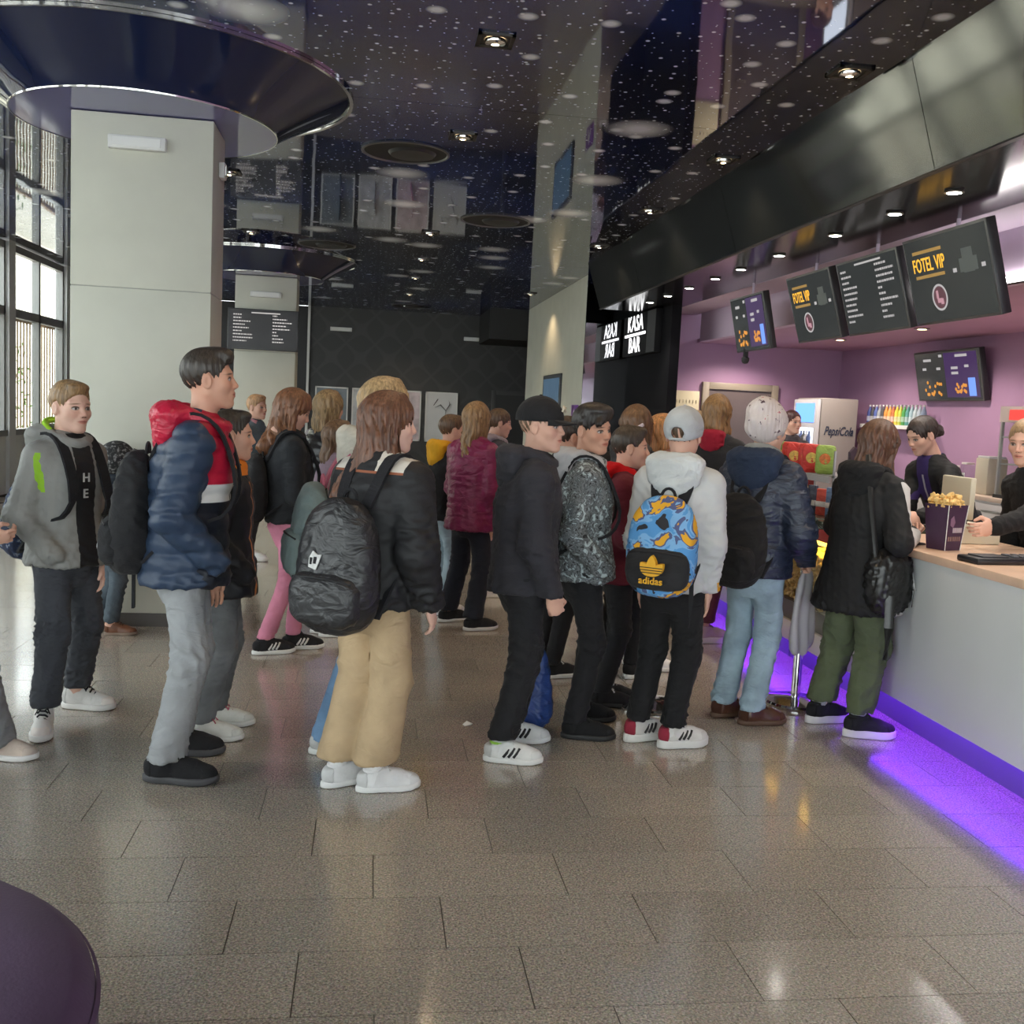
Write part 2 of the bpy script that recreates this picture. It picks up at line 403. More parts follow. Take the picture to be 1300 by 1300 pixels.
# one skin material; the tones are properties of each body
def skin_mat():
    m = bpy.data.materials.new('skin'); t, p = nt(m)
    def oattr(n): a = node(t, 'ShaderNodeAttribute', attribute_type='OBJECT', attribute_name=n); return a.outputs['Color']
    at = node(t, 'ShaderNodeAttribute', attribute_name='hc'); sp = node(t, 'ShaderNodeSeparateXYZ'); L(t, at.outputs['Vector'], sp.inputs[0])
    ab = node(t, 'ShaderNodeMath', operation='ABSOLUTE'); L(t, sp.outputs[0], ab.inputs[0])
    cb = node(t, 'ShaderNodeCombineXYZ'); L(t, ab.outputs[0], cb.inputs[0]); L(t, sp.outputs[2], cb.inputs[1])
    front = node(t, 'ShaderNodeMapRange'); front.inputs['From Min'].default_value = .045; front.inputs['From Max'].default_value = .052; L(t, sp.outputs[1], front.inputs['Value'])
    def mask(cx, cz, a, b, soft=.25, rot=0):
        s = node(t, 'ShaderNodeVectorMath', operation='SUBTRACT'); s.inputs[1].default_value = (cx, cz, 0); L(t, cb.outputs[0], s.inputs[0])
        o = s.outputs[0]
        if rot:
            rr = node(t, 'ShaderNodeVectorRotate', rotation_type='Z_AXIS'); rr.inputs['Angle'].default_value = rot; L(t, o, rr.inputs['Vector']); o = rr.outputs[0]
        d = node(t, 'ShaderNodeVectorMath', operation='DIVIDE'); d.inputs[1].default_value = (a, b, 1); L(t, o, d.inputs[0])
        ln = node(t, 'ShaderNodeVectorMath', operation='LENGTH'); L(t, d.outputs[0], ln.inputs[0])
        r = node(t, 'ShaderNodeMapRange'); r.inputs['From Min'].default_value = 1 + soft; r.inputs['From Max'].default_value = 1 - soft; L(t, ln.outputs['Value'], r.inputs['Value'])
        mu = node(t, 'ShaderNodeMath', operation='MULTIPLY'); L(t, r.outputs[0], mu.inputs[0]); L(t, front.outputs[0], mu.inputs[1])
        return mu.outputs[0]
    def mix(f, a, b):
        x = node(t, 'ShaderNodeMix', data_type='RGBA'); L(t, f, x.inputs[0])
        for s, k in ((a, 6), (b, 7)):
            if isinstance(s, tuple): x.inputs[k].default_value = c4(s)
            else: L(t, s, x.inputs[k])
        return x.outputs[2]
    def half(f, k):
        h = node(t, 'ShaderNodeMath', operation='MULTIPLY'); h.inputs[1].default_value = k; L(t, f, h.inputs[0]); return h.outputs[0]
    tc = node(t, 'ShaderNodeTexCoord'); n = node(t, 'ShaderNodeTexNoise'); n.inputs['Scale'].default_value = 35; L(t, tc.outputs['Object'], n.inputs['Vector'])
    c = oattr('skin')
    red = node(t, 'ShaderNodeVectorMath', operation='MULTIPLY'); red.inputs[1].default_value = (1.0, .78, .76); L(t, c, red.inputs[0])
    c0 = c
    c = mix(half(n.outputs['Fac'], .35), c, red.outputs[0])
    c = mix(half(mask(.040, -.022, .022, .018, .5), .45), c, red.outputs[0])          # cheek flush
    c = mix(half(mask(0, -.022, .012, .012, .5), .4), c, red.outputs[0])
    lip = node(t, 'ShaderNodeVectorMath', operation='MULTIPLY'); lip.inputs[1].default_value = (.86, .52, .52); L(t, c0, lip.inputs[0])
    c = mix(mask(0, -.0555, .0215, .0085), c, lip.outputs[0])
    c = mix(mask(0, -.0548, .020, .0013, .5), c, (.12, .04, .035))
    c = mix(mask(.0068, -.0335, .0042, .0026), c, (.10, .035, .03))
    br = oattr('brow')
    c = mix(half(mask(.034, .0245, .0185, .0034, .45, .10), .75), c, br)
    c = mix(mask(.0315, .0052, .0168, .0092, .15), c, (.09, .05, .04))                # lash line
    c = mix(mask(.0315, .0026, .0145, .0056, .12), c, (.46, .43, .41))
    c = mix(mask(.0315, .0034, .0060, .0063, .15), c, oattr('iris'))
    c = mix(mask(.0315, .0034, .0027, .0028, .2), c, (.01, .01, .01))
    L(t, c, p.inputs['Base Color']); p.inputs['Roughness'].default_value = .5; p.inputs['Specular IOR Level'].default_value = .35
    p.inputs['Subsurface Weight'].default_value = 0
    return m
SKIN = skin_mat()
SK = dict(fair=(.66, .40, .30), pale=(.72, .47, .37), tan=(.52, .29, .19), warm=(.60, .34, .24))
def hair_mat(col):
    k = 'hair_%d_%d_%d' % tuple(int(c * 999) for c in col)
    if k in MATS: return MATS[k]
    m = bpy.data.materials.new(k); t, p = nt(m); MATS[k] = m
    tc = node(t, 'ShaderNodeTexCoord'); mp = node(t, 'ShaderNodeMapping'); mp.inputs['Scale'].default_value = (95, 95, 7)
    L(t, tc.outputs['Object'], mp.inputs[0]); n = node(t, 'ShaderNodeTexNoise'); n.inputs['Scale'].default_value = 1; n.inputs['Detail'].default_value = 4
    n.inputs['Distortion'].default_value = .6; L(t, mp.outputs[0], n.inputs['Vector'])
    r = node(t, 'ShaderNodeValToRGB'); e = r.color_ramp.elements
    e[0].position = .3; e[0].color = c4([x * .45 for x in col]); e[1].position = .72; e[1].color = c4([min(1, x * 1.5) for x in col])
    L(t, n.outputs['Fac'], r.inputs[0]); L(t, r.outputs[0], p.inputs['Base Color'])
    b = node(t, 'ShaderNodeBump'); b.inputs['Strength'].default_value = .6; b.inputs['Distance'].default_value = .006; L(t, n.outputs['Fac'], b.inputs['Height']); L(t, b.outputs[0], p.inputs['Normal'])
    p.inputs['Roughness'].default_value = .48; p.inputs['Anisotropic'].default_value = .5
    return m
FACE = ((0, .098, -.040), (.0655, .070, .094))     # region hair keeps clear of
def hair_f(style, ln):
    def f(P):
        Q = mir(P)
        th = {'crop': .007, 'short': .012, 'fringe': .015, 'quiff': .012}.get(style, .015)
        d = ell(P, (0, -.016, .036), (.074 + th, .093 + th, .083 + th * 1.15))
        if style in ('crop', 'short', 'fringe', 'quiff', 'under'):
            th = np.interp(P[:, 2], [-.06, 0, .05, .12], np.array([.0008, .0025, .0065, .013]) * (.35 if style == 'under' else .7 if style == 'crop' else 1.25 if style == 'fringe' else 1.0)).astype(np.float32)
            d = skull(P) - th
            zl = np.interp(P[:, 1], [-.12, -.05, -.012, .030, .046, .072, .1], [-.062, -.060, -.025, -.018, .03, .070, .078]).astype(np.float32)
            d = smax(d, zl - P[:, 2], .006)
            if style in ('short', 'crop'): d = smin(d, ell(P, (0, .045, .098), (.052, .042, .024)), .02)
            if style == 'quiff': d = smin(d, smin(ell(P, (.0, .040, .104), (.055, .050, .026)), ell(P, (.012, .075, .088), (.040, .020, .022)), .02), .02)
            if style == 'fringe':
                d = smin(d, ell(P, (-.004, .025, .100), (.068, .070, .034)), .02)
                d = smin(d, rc(P, (-.035, .060, .085), (.050, .075, .045), .026, .018), .02)
                d = smin(d, rc(Q, (.070, .000, .05), (.073, -.002, .0), .014, .012), .015)
            cut = ell(P, (0, .100, -.012), (.064, .062, .075)) if style != 'fringe' else ell(P, (0, .104, -.030), (.066, .062, .070))
            d = smax(d, -cut, .008)
            d = smax(d, -ell(Q, (.082, -.002, -.005), (.022, .026, .036)), .006)
        else:
            zb = -ln
            bk = smin(rc(P, (0, -.045, .02), (0, -.062, max(zb + .06, -.13)), .080, .064), rc(P, (0, -.070, -.10), (0, -.070 - max(0, ln - .2) * .75, zb + .04), .060, .046), .03)
            sd = rc(Q, (.060, -.005, .02), (.066, -.008 if style != 'back' else -.04, max(zb, -.25) + .05), .030, .026)
            d = smin(d, bk, .04); d = smin(d, sd, .03)
            if style == 'tail':
                d = ell(P, (0, -.016, .036), (.083, .102, .094)); d = smax(d, -(P[:, 2] + .05), .01)
                d = smin(d, ell(P, (0, -.118, .02), (.03, .03, .035)), .015); d = smin(d, rc(P, (0, -.13, .01), (0, -.135, zb), .030, .014), .02)
            if style == 'bun':
                d = ell(P, (0, -.016, .036), (.082, .101, .092)); d = smax(d, -(P[:, 2] + .05), .01)
                d = smin(d, ell(P, (0, -.118, -.01), (.04, .034, .04)), .012)
            if style in ('long', 'back'): d = smin(d, rc(Q, (.010, .040, .112), (.072, .032, .03), .014, .014), .02)
            d = smax(d, -(ell(P, *FACE) if style in ('long', 'back') else ell(P, (0, .098, -.022), (.066, .066, .098))), .012)
            if style in ('tail', 'bun'): d = smax(d, -ell(Q, (.082, -.002, -.008), (.02, .024, .034)), .006)
            pa = np.arctan2(P[:, 0], -P[:, 1]); d = np.maximum(d, zb + .022 * np.sin(pa * 5 + 1.3) + .014 * np.sin(pa * 13 + .4) + .01 * np.sin(pa * 29) - P[:, 2])
        # strands
        ph = np.arctan2(P[:, 0], -P[:, 1] + .02)
        s = np.sin(ph * 23 + 9 * P[:, 2] + 2 * np.sin(P[:, 2] * 31)) + .7 * np.sin(ph * 41 - 14 * P[:, 2]) + .5 * np.sin(ph * 67 + 25 * P[:, 2])
        top = np.clip((.10 - P[:, 2]) / .06, .15, 1)
        return d + (.0026 if style in ('crop', 'short', 'quiff', 'fringe', 'under') else .0046) * s * top
    return f
def cap_f(P):
    d = ell(P, (0, -.014, .040), (.087, .105, .097)); return smax(np.abs(d + .004) - .006, .030 - P[:, 2] + .10 * (P[:, 1] * -1) * 0, .005)

# ---------------------------------------------------------------- people: the builder
def ik(a, b, l1, l2, pole):
    a, b, pole = np.array(a, float), np.array(b, float), np.array(pole, float)
    v = b - a; d = np.linalg.norm(v)
    if d > (l1 + l2) * .999: b = a + v / d * (l1 + l2) * .999; v = b - a; d = np.linalg.norm(v)
    x = (l1 * l1 - l2 * l2 + d * d) / (2 * d); h = math.sqrt(max(l1 * l1 - x * x, 0)); u = v / d
    pole = pole - u * (pole @ u); pole /= np.linalg.norm(pole) + 1e-9
    return a + u * x + pole * h, b
def rotm(yaw, pitch=0, roll=0):
    """local head rotation: yaw to the right, pitch down, roll to the right"""
    return np.array(Matrix.Rotation(-yaw, 3, 'Z') @ Matrix.Rotation(-pitch, 3, 'X') @ Matrix.Rotation(roll, 3, 'Y'))
SEED = [100]
def person(label, feet, hd, H, face=None, pitch=0, roll=0, skin='fair', hair=('short', .1, (.06, .04, .03)), brow=None, iris=(.10, .07, .05),
           top=None, legs=None, shoes=None, arms=('down', 'down'), off=(0, 0), lod=1, hs=None, hat=None, group='pupils queueing in the lobby', headoff=(0, 0), lean=0):
    """feet = world (x, y, toe heading) of left and right shoe; hd = heading of the trunk (0 away, 90 to the right)"""
    SEED[0] += 7; seed = SEED[0]
    top = top or {}; legs = legs or {}; shoes = shoes or {}
    th = math.radians(hd); FX = np.array([math.cos(th), -math.sin(th)]); FY = np.array([math.sin(th), math.cos(th)])
    mid = np.array([(feet[0][0] + feet[1][0]) / 2, (feet[0][1] + feet[1][1]) / 2])
    root = thing('person', label, 'person', (mid[0], mid[1], 0), -th, group)
    hv = .010 if lod == 1 else (.013 if lod == 2 else .018)
    hs = hs or (.93 + .05 * (H - 1.4) / .2)
    # skeleton
    pel = np.array([off[0], off[1], .515 * H])
    nb = pel + np.array([headoff[0] * .8, headoff[1] * .8 + lean, (.83 - .515) * H])
    Rh = rotm(math.radians((face if face is not None else hd) - hd), math.radians(pitch), math.radians(roll))
    hc = np.array([pel[0] + headoff[0], pel[1] + headoff[1] + lean * 1.35 + .025, H - .119 * hs])
    sh = [nb + np.array([s * .088 * H, -.005, -.046 * H]) for s in (-1, 1)]
    J = {}
    for i, s in enumerate((-1, 1)):
        w = np.array([feet[i][0], feet[i][1]]) - mid; fl = np.array([w @ FX, w @ FY]); fa = math.radians(feet[i][2] - hd)
        fd = np.array([math.sin(fa), math.cos(fa)])
        ank = np.array([fl[0] - fd[0] * .055, fl[1] - fd[1] * .055, .085])
        hip = pel + np.array([s * .047 * H, 0, 0])
        ll = np.linalg.norm(hip - ank) * legs.get('bend', 1.012); knee, _ = ik(hip, ank, ll * .507, ll * .493, (fd[0] * .6, fd[1] + .6, .0))
        J['leg', i] = (hip, knee, ank, fl, fa)
        sp = arms[i]
        l1, l2 = .172 * H, .152 * H
        hk = 'relax'; thumb = None; pole = (s * .5, -1, -.2)
        if isinstance(sp, dict): wr = np.array(sp.get('w', (0, 0, 0))) * np.array([s, 1, 1]); hk = sp.get('hand', 'relax'); thumb = sp.get('thumb'); pole = sp.get('pole', pole); rel = sp.get('rel', 'sh')
        else:
            rel = 'sh'
            wr = dict(down=(s * .018, .035, -.318 * H), fist=(s * .02, .09, -.312 * H), pocket=(s * .012, .105, -.272 * H), front=(-s * .07, .225, -.175 * H), strap=(-s * .02, .13, -.08 * H), back=(s * .02, -.03, -.31 * H))[sp]
            wr = np.array(wr); hk = dict(fist='fist', front='grip', strap='fist').get(sp, 'relax')
        wrist = (sh[i] if rel == 'sh' else np.zeros(3)) + wr
        if isinstance(sp, dict) and 'world' in sp:
            w_ = np.array(sp['world'][:2]) - mid; wrist = np.array([w_ @ FX, w_ @ FY, sp['world'][2]])
        el, wrist = ik(sh[i], wrist, l1, l2, pole)
        J['arm', i] = (sh[i], el, wrist, hk, thumb, sp)
    # body: head, neck, trunk, limbs and hands in one mesh
    V, Q = head_mesh(.0044 if lod == 1 else .007)
    HV = (V * hs) @ Rh.T.astype(np.float32) + hc.astype(np.float32)
    VV = [HV]; QQ = [Q]; HCs = [V.copy()]; n = len(HV)
    for i, s in enumerate((-1, 1)):
        a, el, wr, hk, thumb, sp = J['arm', i]
        if sp != 'pocket':
            hvx, hq = hand_mesh(hk); d = wr - el; d /= np.linalg.norm(d)
            tv = np.array(thumb if thumb is not None else (-s * .3, 1, .25), float); tv -= d * (tv @ d); tv /= np.linalg.norm(tv)
            xv = np.cross(tv, -d)
            Rm = np.stack([xv, tv, -d], 1)                      # columns: canonical x, y, z
            hh = hvx.copy()
            if s < 0: hh[:, 0] *= -1; hq = hq[:, ::-1]
            k = H / 1.60
            VV.append(((hh * k) @ Rm.T + wr).astype(np.float32)); QQ.append(hq + n); HCs.append(np.full((len(hh), 3), -5, np.float32)); n += len(hh)
    bb = B()
    bb.tube([pel + (0, 0, -.05), pel + (nb - pel) * .35, pel + (nb - pel) * .72, nb + (0, -.01, .0), hc + Rh @ np.array([0, -.025, -.09]) * hs], [.075, .07, .075, .048, .047], 10)
    for i in (0, 1):
        a, k, c, _, _ = J['leg', i]; bb.tube([a, k, c + (0, 0, -.03)], [.06, .045, .033], 8)
        a, e, w, *_ = J['arm', i]; bb.tube([a, e, w], [.036, .03, .022], 8)
    # quads only for the numpy path: split caps
    BV = np.array([tuple(v) for v in bb.V], np.float32); BF = np.array([f for f in bb.F if len(f) == 4], np.int64)
    VV.append(BV); QQ.append(BF + n); HCs.append(np.full((len(BV), 3), -5, np.float32))
    body = obj('body', mesh('body', np.concatenate(VV), np.concatenate(QQ), True, {'hc': np.concatenate(HCs)}), SKIN, root)
    hcol = hair[2] if hair else (.08, .05, .03)
    body['skin'] = SK.get(skin, SK['fair']); body['brow'] = brow or tuple(x * .6 for x in hcol); body['iris'] = iris
    # hair
    def hp(v): return (v * hs) @ Rh.T.astype(np.float32) + hc.astype(np.float32)
    if hair and hair[0]:
        hl = hair[1]
        V, Q = nets(hair_f(hair[0], hl), (-.135, -.22 - max(0, hl - .2) * .5, -max(hl, .09) - .06), (.135, .13, .165), .0058 if lod == 1 else .009)
        if hair[0] in ('long', 'back'):
            V[:, 0] += .011 * np.sin(V[:, 2] * 28 + seed) * np.clip(-V[:, 2] * 8, 0, 1); V[:, 1] += .008 * np.sin(V[:, 2] * 22 + seed * 2) * np.clip(-V[:, 2] * 8, 0, 1)
            cl = (V @ A3(0, 0, 1) < -.13); V[cl, 0] *= (1 + .5 * np.clip(-.13 - V[cl, 2], 0, .2))
            if pitch:   # long hair hangs straight down
                pr = math.radians(pitch); dz = np.clip(-.02 - V[:, 2], 0, None); V[:, 1] += dz * math.tan(pr) * .9
        obj('hair', mesh('hair', hp(V), Q), hair_mat(hcol), root)
    # hats
    if hat:
        hk, hcol2 = hat[0], hat[1]
        if hk in ('cap', 'cap_back'):
            def cf(P):
                d = ell(P, (0, -.014, .038), (.090, .108, .100)); d = np.maximum(np.abs(d + .003) - .005, (.026 if hk == 'cap' else -.004) - P[:, 2] + (.30 * np.minimum(P[:, 1] + .02, 0) + .5 * np.maximum(P[:, 1] - .02, 0) if hk == 'cap_back' else 0))
                if hk == 'cap_back': d = smax(d, -ell(P, (0, -.115, .010), (.030, .05, .028)), .004)
                return d
            V, Q = nets(cf, (-.12, -.15, -.05), (.12, .15, .16), .0055)
            cp = obj('cap', mesh('cap', hp(V), Q), fab(hcol2), root)
            bz = B(); sg = 1 if hk == 'cap' else -1
            N = 14; up_ = []; lo_ = []
            for r in range(6):
                for c in range(N + 1):
                    a = math.pi * (c / N); rr = r / 5
                    x = math.cos(a) * (.082 - .002 * rr); y = .055 + math.sin(a) * (.030 + .075 * rr); z = .036 - .012 * rr - 2.2 * x * x * rr * .8
                    up_.append((x, y * sg, z)); lo_.append((x, y * sg, z - .004))
            F = []
            for r in range(5):
                for c in range(N):
                    a = r * (N + 1) + c; q = (a, a + 1, a + N + 2, a + N + 1); F.append(q if sg > 0 else q[::-1]); o = len(up_); q = tuple(i + o for i in q); F.append(q[::-1] if sg > 0 else q)
            for c in range(N):
                a = 5 * (N + 1) + c; F.append((a, a + 1, a + 1 + len(up_), a + len(up_)))
            if hk == 'cap': obj('brim', mesh('brim', hp(np.array(up_ + lo_, np.float32)), F), fab(hcol2), cp)
            V, Q = nets(lambda P: ell(P, (0, -.014, .139), (.009, .009, .006)), (-.02, -.04, .12), (.02, .02, .16), .004)
            obj('button', mesh('button', hp(V), Q), fab(hcol2), cp)
            if hk == 'cap' and len(hat) > 2:     # pale emblem on the front
                bz = B()
                for a, b_ in (((-.018, .088, .072), (.0, .082, .098)), ((.0, .082, .098), (.018, .088, .072)), ((-.008, .086, .082), (.012, .086, .082)), ((-.02, .086, .090), (.02, .085, .075))):
                    bz.tube([a, b_], .0048, 6)
                obj('emblem', mesh('emblem', hp(np.array([tuple(v) for v in bz.V], np.float32) + A3(0, .012, 0)), bz.F), fab(hat[2]), cp)
            if hk == 'cap_back':
                bz = B(); bz.tube([(.032 * math.cos(a) * 1.15, -.116 + .010 * abs(math.cos(a)), -.020 + .004 * math.sin(a)) for a in np.linspace(0, math.pi, 9)], .006, 6)
                obj('strap', mesh('strap', hp(np.array([tuple(v) for v in bz.V], np.float32)), bz.F), fab(hcol2), cp)
        if hk == 'beanie':
            def bf(P):
                d = ell(P, (0, -.020, .050), (.098, .116, .115)); d = smin(d, ell(P, (0, -.055, .125), (.062, .064, .048)), .04)
                d = np.maximum(d, -.062 - P[:, 2] + .55 * (P[:, 1] + .05) * (P[:, 1] > -.05))
                a = np.arctan2(P[:, 0], P[:, 1]); d += .0022 * np.sin(a * 34) + .003 * np.sin(P[:, 2] * 60 + 2 * np.sin(a * 3))
                return smax(d, -ell(P, (0, .105, -.04), (.068, .07, .075)), .008)
            V, Q = nets(bf, (-.13, -.16, -.09), (.13, .13, .20), .0055)
            obj('beanie', mesh('beanie', hp(V), Q), hat[2], root)
    # trousers
    lg = dict(rt=.072, rk=.056, ra=.045, hem=.075, col=(.03, .03, .035), kind='cotton', fold=.005, wl=.10); lg.update(legs)
    def tf(P):
        t = (P[:, 2] - pel[2]) / (.315 * H); a = np.interp(t, [-.35, -.1, .1, .35, .5], np.array([.06, .094, .093, .083, .05]) * H).astype(np.float32); b = np.interp(t, [-.35, -.1, .1, .35, .5], np.array([.045, .080, .076, .066, .04]) * H).astype(np.float32)
        x = P[:, 0] - pel[0]; y = P[:, 1] - pel[1] + .008; e = np.sqrt((x / a) ** 2 + (y / b) ** 2); d = (e - 1) * b; d = np.maximum(d, (-.35 - t) * .1); d = np.maximum(d, (t - .4) * .3)
        for i in (0, 1):
            hip, kn, an, _, _ = J['leg', i]
            e = np.minimum(rc(P, hip, kn, lg['rt'], lg['rk']), rc(P, kn, an + (0, 0, -.02), lg['rk'], lg['ra'])) if lg['rk'] > .065 else smin(rc(P, hip, kn, lg['rt'], lg['rk']), rc(P, kn, an + (0, 0, -.02), lg['rk'], lg['ra']), .02)
            d = smin(d, e, .028 if lg['ra'] < .08 else .012)
        return np.maximum(d, lg['hem'] - P[:, 2])
    pts = np.array([pel] + [J['leg', i][k] for i in (0, 1) for k in (0, 1, 2)])
    mg = max(lg['rt'], lg['ra'], lg['rk']) + .03
    lo = pts.min(0) - mg; hi = pts.max(0) + mg; lo[0] = min(lo[0], pel[0] - .12 * H); hi[0] = max(hi[0], pel[0] + .12 * H); lo[2] = lg['hem'] - .03; hi[2] = pel[2] + .16 * H
    V, Q = nets(tf, lo, hi, hv); Nn = vnorm(V, Q)
    kz = np.abs(V[:, 2] - .28 * H); wgt = .35 + .9 * np.exp(-(kz / .10) ** 2) + .9 * np.exp(-((V[:, 2] - lg['hem']) / .10) ** 2)
    V = V + Nn * (folds(V, seed, lg['wl'], lg['fold'] * 1.8, .8) * wgt)[:, None]; V[:, 2] = np.maximum(V[:, 2], lg['hem'])
    tr = obj('trousers', mesh('trousers', V, Q), lg.get('mat') or fab(lg['col'], lg['kind']), root)
    # shoes
    so = dict(kind='low', col=(.75, .75, .74), sole=(.8, .8, .78), lace=(.75, .75, .74), stripe=None, sc=1.0, sock=None); so.update(shoes)
    me = shoe_mesh(so['kind'])
    for i in (0, 1):
        hip, kn, an, fl, fa = J['leg', i]
        st = obj('shoe', me[0], fab(so['col'], 'leather' if so['kind'] == 'boot' else 'cotton'), root, (fl[0], fl[1], .001), (0, 0, -fa)); k = so['sc'] * H / 1.56; st.scale = (k if i else -k, k, k)
        obj('sole', me[1], fab(so['sole'], 'rubber'), st)
        if lod < 3:
            obj('laces', me[2], fab(so['lace']), st); obj('collar', me[4], fab(so.get('collar', so['col'])), st)
            obj('heel_tab', me[5], fab(so.get('heel') or tuple(q * .78 for q in so['col'])), st)
            obj('toe_cap', me[6], fab(so.get('toe') or tuple(q * .88 for q in so['col'])), st)
            for sm_e in (me[3] if so['stripe'] else ()): obj('stripe', sm_e, fab(so['stripe'], 'rubber'), st)
        if so['sock']:
            b_ = B().tube([an + (0, 0, -.02), an + (kn - an) * .35], [.036, .040], 12); b_.build('sock', fab(so['sock']), root, True)
    # upper garment
    tp = dict(col=(.03, .03, .035), kind='cotton', hem=.475, bulk=.012, sl=.044, cuff=.036, fold=.006, wl=.085, puff=0, pitch=.06, hood=None, collar=.02, flare=0, slv=1.0, open=False); tp.update(top)
    zh = tp['hem'] * H; bk = tp['bulk'] * .85
    tt = np.array([-.45, -.15, .0, .35, .62, .82, .93, 1.02, 1.09]); ta = np.array([.094, .093, .090, .085, .093, .090, .062, .042, .012]) * H; tb = np.array([.086, .085, .083, .075, .082, .070, .055, .042, .010]) * H
    ta[:3] += tp['flare'] * np.array([1, .6, .3]); tb[:3] += tp['flare'] * .6 * np.array([1, .6, .3])
    ax = nb - pel
    def jf(P):
        t = (P[:, 2] - pel[2]) / ax[2]; a = np.interp(t, tt, ta).astype(np.float32) + bk; b = np.interp(t, tt, tb).astype(np.float32) + bk
        tc_ = np.clip(t, 0, 1.1); x = P[:, 0] - pel[0] - ax[0] * tc_; y = P[:, 1] - pel[1] - ax[1] * tc_ + .012 * np.sin(np.clip(t, 0, 1) * 3.14)
        e = (np.abs(x / a) ** 2.3 + np.abs(y / b) ** 2.3) ** (1 / 2.3); d = (e - 1) * np.minimum(a, b) * .9
        d = np.maximum(d, (t - 1.06) * .3)
        for i, s in enumerate((-1, 1)):
            a_, el, wr, *_ = J['arm', i]
            d = smin(d, rc(P, nb + (s * .02, 0, -.02), a_ + (0, 0, .0), .04 + bk, .046 + bk), .04)
            we = el + (wr - el) * .96
            sl = smin(rc(P, a_, el, tp['sl'] + bk, tp['sl'] - .006 + bk), rc(P, el, we, tp['sl'] - .006 + bk, tp['cuff'] + bk * .5), .02)
            d = smin(d, sl, .022)
        if tp['collar']: d = smin(d, ring(P, nb + (0, .012, .018), .058, tp['collar'], .22), .02)
        return np.maximum(d, zh - P[:, 2])
    pts = np.array([pel, nb, hc * 0 + nb + (0, 0, .06)] + [J['arm', i][k] for i in (0, 1) for k in (0, 1, 2)])
    lo = pts.min(0) - .10 - bk; hi = pts.max(0) + .10 + bk; lo[0] = min(lo[0], pel[0] - .17 * H - tp['flare']); hi[0] = max(hi[0], pel[0] + .17 * H + tp['flare']); lo[1] = min(lo[1], pel[1] - .13 * H - tp['flare']); hi[1] = max(hi[1], pel[1] + .13 * H + tp['flare']); lo[2] = min(zh - .03, lo[2])
    V, Q = nets(jf, lo, hi, hv); Nn = vnorm(V, Q)
    wgt = np.full(len(V), .6, np.float32)
    for i in (0, 1):
        el = J['arm', i][1]; wgt += 1.0 * np.exp(-(np.linalg.norm(V - el.astype(np.float32), axis=1) / .09) ** 2); wr = J['arm', i][2]; wgt += .8 * np.exp(-(np.linalg.norm(V - wr.astype(np.float32), axis=1) / .08) ** 2)
    wgt += .8 * np.exp(-((V[:, 2] - zh) / .08) ** 2)
    dsp = folds(V, seed + 3, tp['wl'], tp['fold'] * 1.5, .7) * wgt
    if tp['puff']: dsp = dsp * .7 + tp['puff'] * (np.abs(np.sin(math.pi * (V[:, 2] + .012 * np.sin(V[:, 0] * 14 + V[:, 1] * 9)) / tp['pitch'])) ** .6 - .65)
    V = V + Nn * dsp[:, None]
    tmat = tp.get('mat') or fab(tp['col'], tp['kind'])
    jk = obj(tp.get('name', 'jacket'), mesh('jacket', V, Q), tmat, root)
    if tp['hood']:
        hk = tp['hood']; hz = nb + np.array([0, -.075 - bk, .0])
        big = hk.get('size', 1.0)
        def hf(P):
            d = ell(P, hz + (0, -.004, -.022), np.array((.112, .054, .088)) * big); d = smin(d, ell(P, hz + (0, .010, .030), np.array((.120, .070, .040)) * big), .04); d = smin(d, ell(P, hz + (0, -.012, -.085 * big), np.array((.055, .034, .045)) * big), .05)
            d = smin(d, ring(P, nb + (0, .002, .022), .072 * big, .024, .35, 1.1), .03)
            d = smax(d, -ell(P, hz + (0, .042, .078), np.array((.062, .062, .060)) * big), .02)
            d = smin(d, rc(mir(P - A3(nb[0], 0, 0)) + A3(nb[0], 0, 0), nb + (.07, .03, .0), nb + (.045, .085, -.06), .022, .016), .03)
            return d
        V, Q = nets(hf, hz - .2 * big, hz + np.array([.2, .30, .17]) * big, hv * .8); Nn = vnorm(V, Q); V = V + Nn * (folds(V, seed + 9, .07, .007, 1.0))[:, None]
        obj('hood', mesh('hood', V, Q), hk.get('mat') or fab(hk.get('col', tp['col']), tp['kind']), jk)
    if tp.get('band'):     # ribbed waistband
        pass
    return dict(root=root, pel=pel, nb=nb, hc=hc, Rh=Rh, hs=hs, J=J, jacket=jk, H=H, hd=th, mid=mid, trousers=tr, bk=bk)
def to_world(p, v):
    th = p['hd']; v = np.asarray(v, float)
    return np.array([p['mid'][0] + v[0] * math.cos(th) + v[1] * math.sin(th), p['mid'][1] - v[0] * math.sin(th) + v[1] * math.cos(th), v[2]])
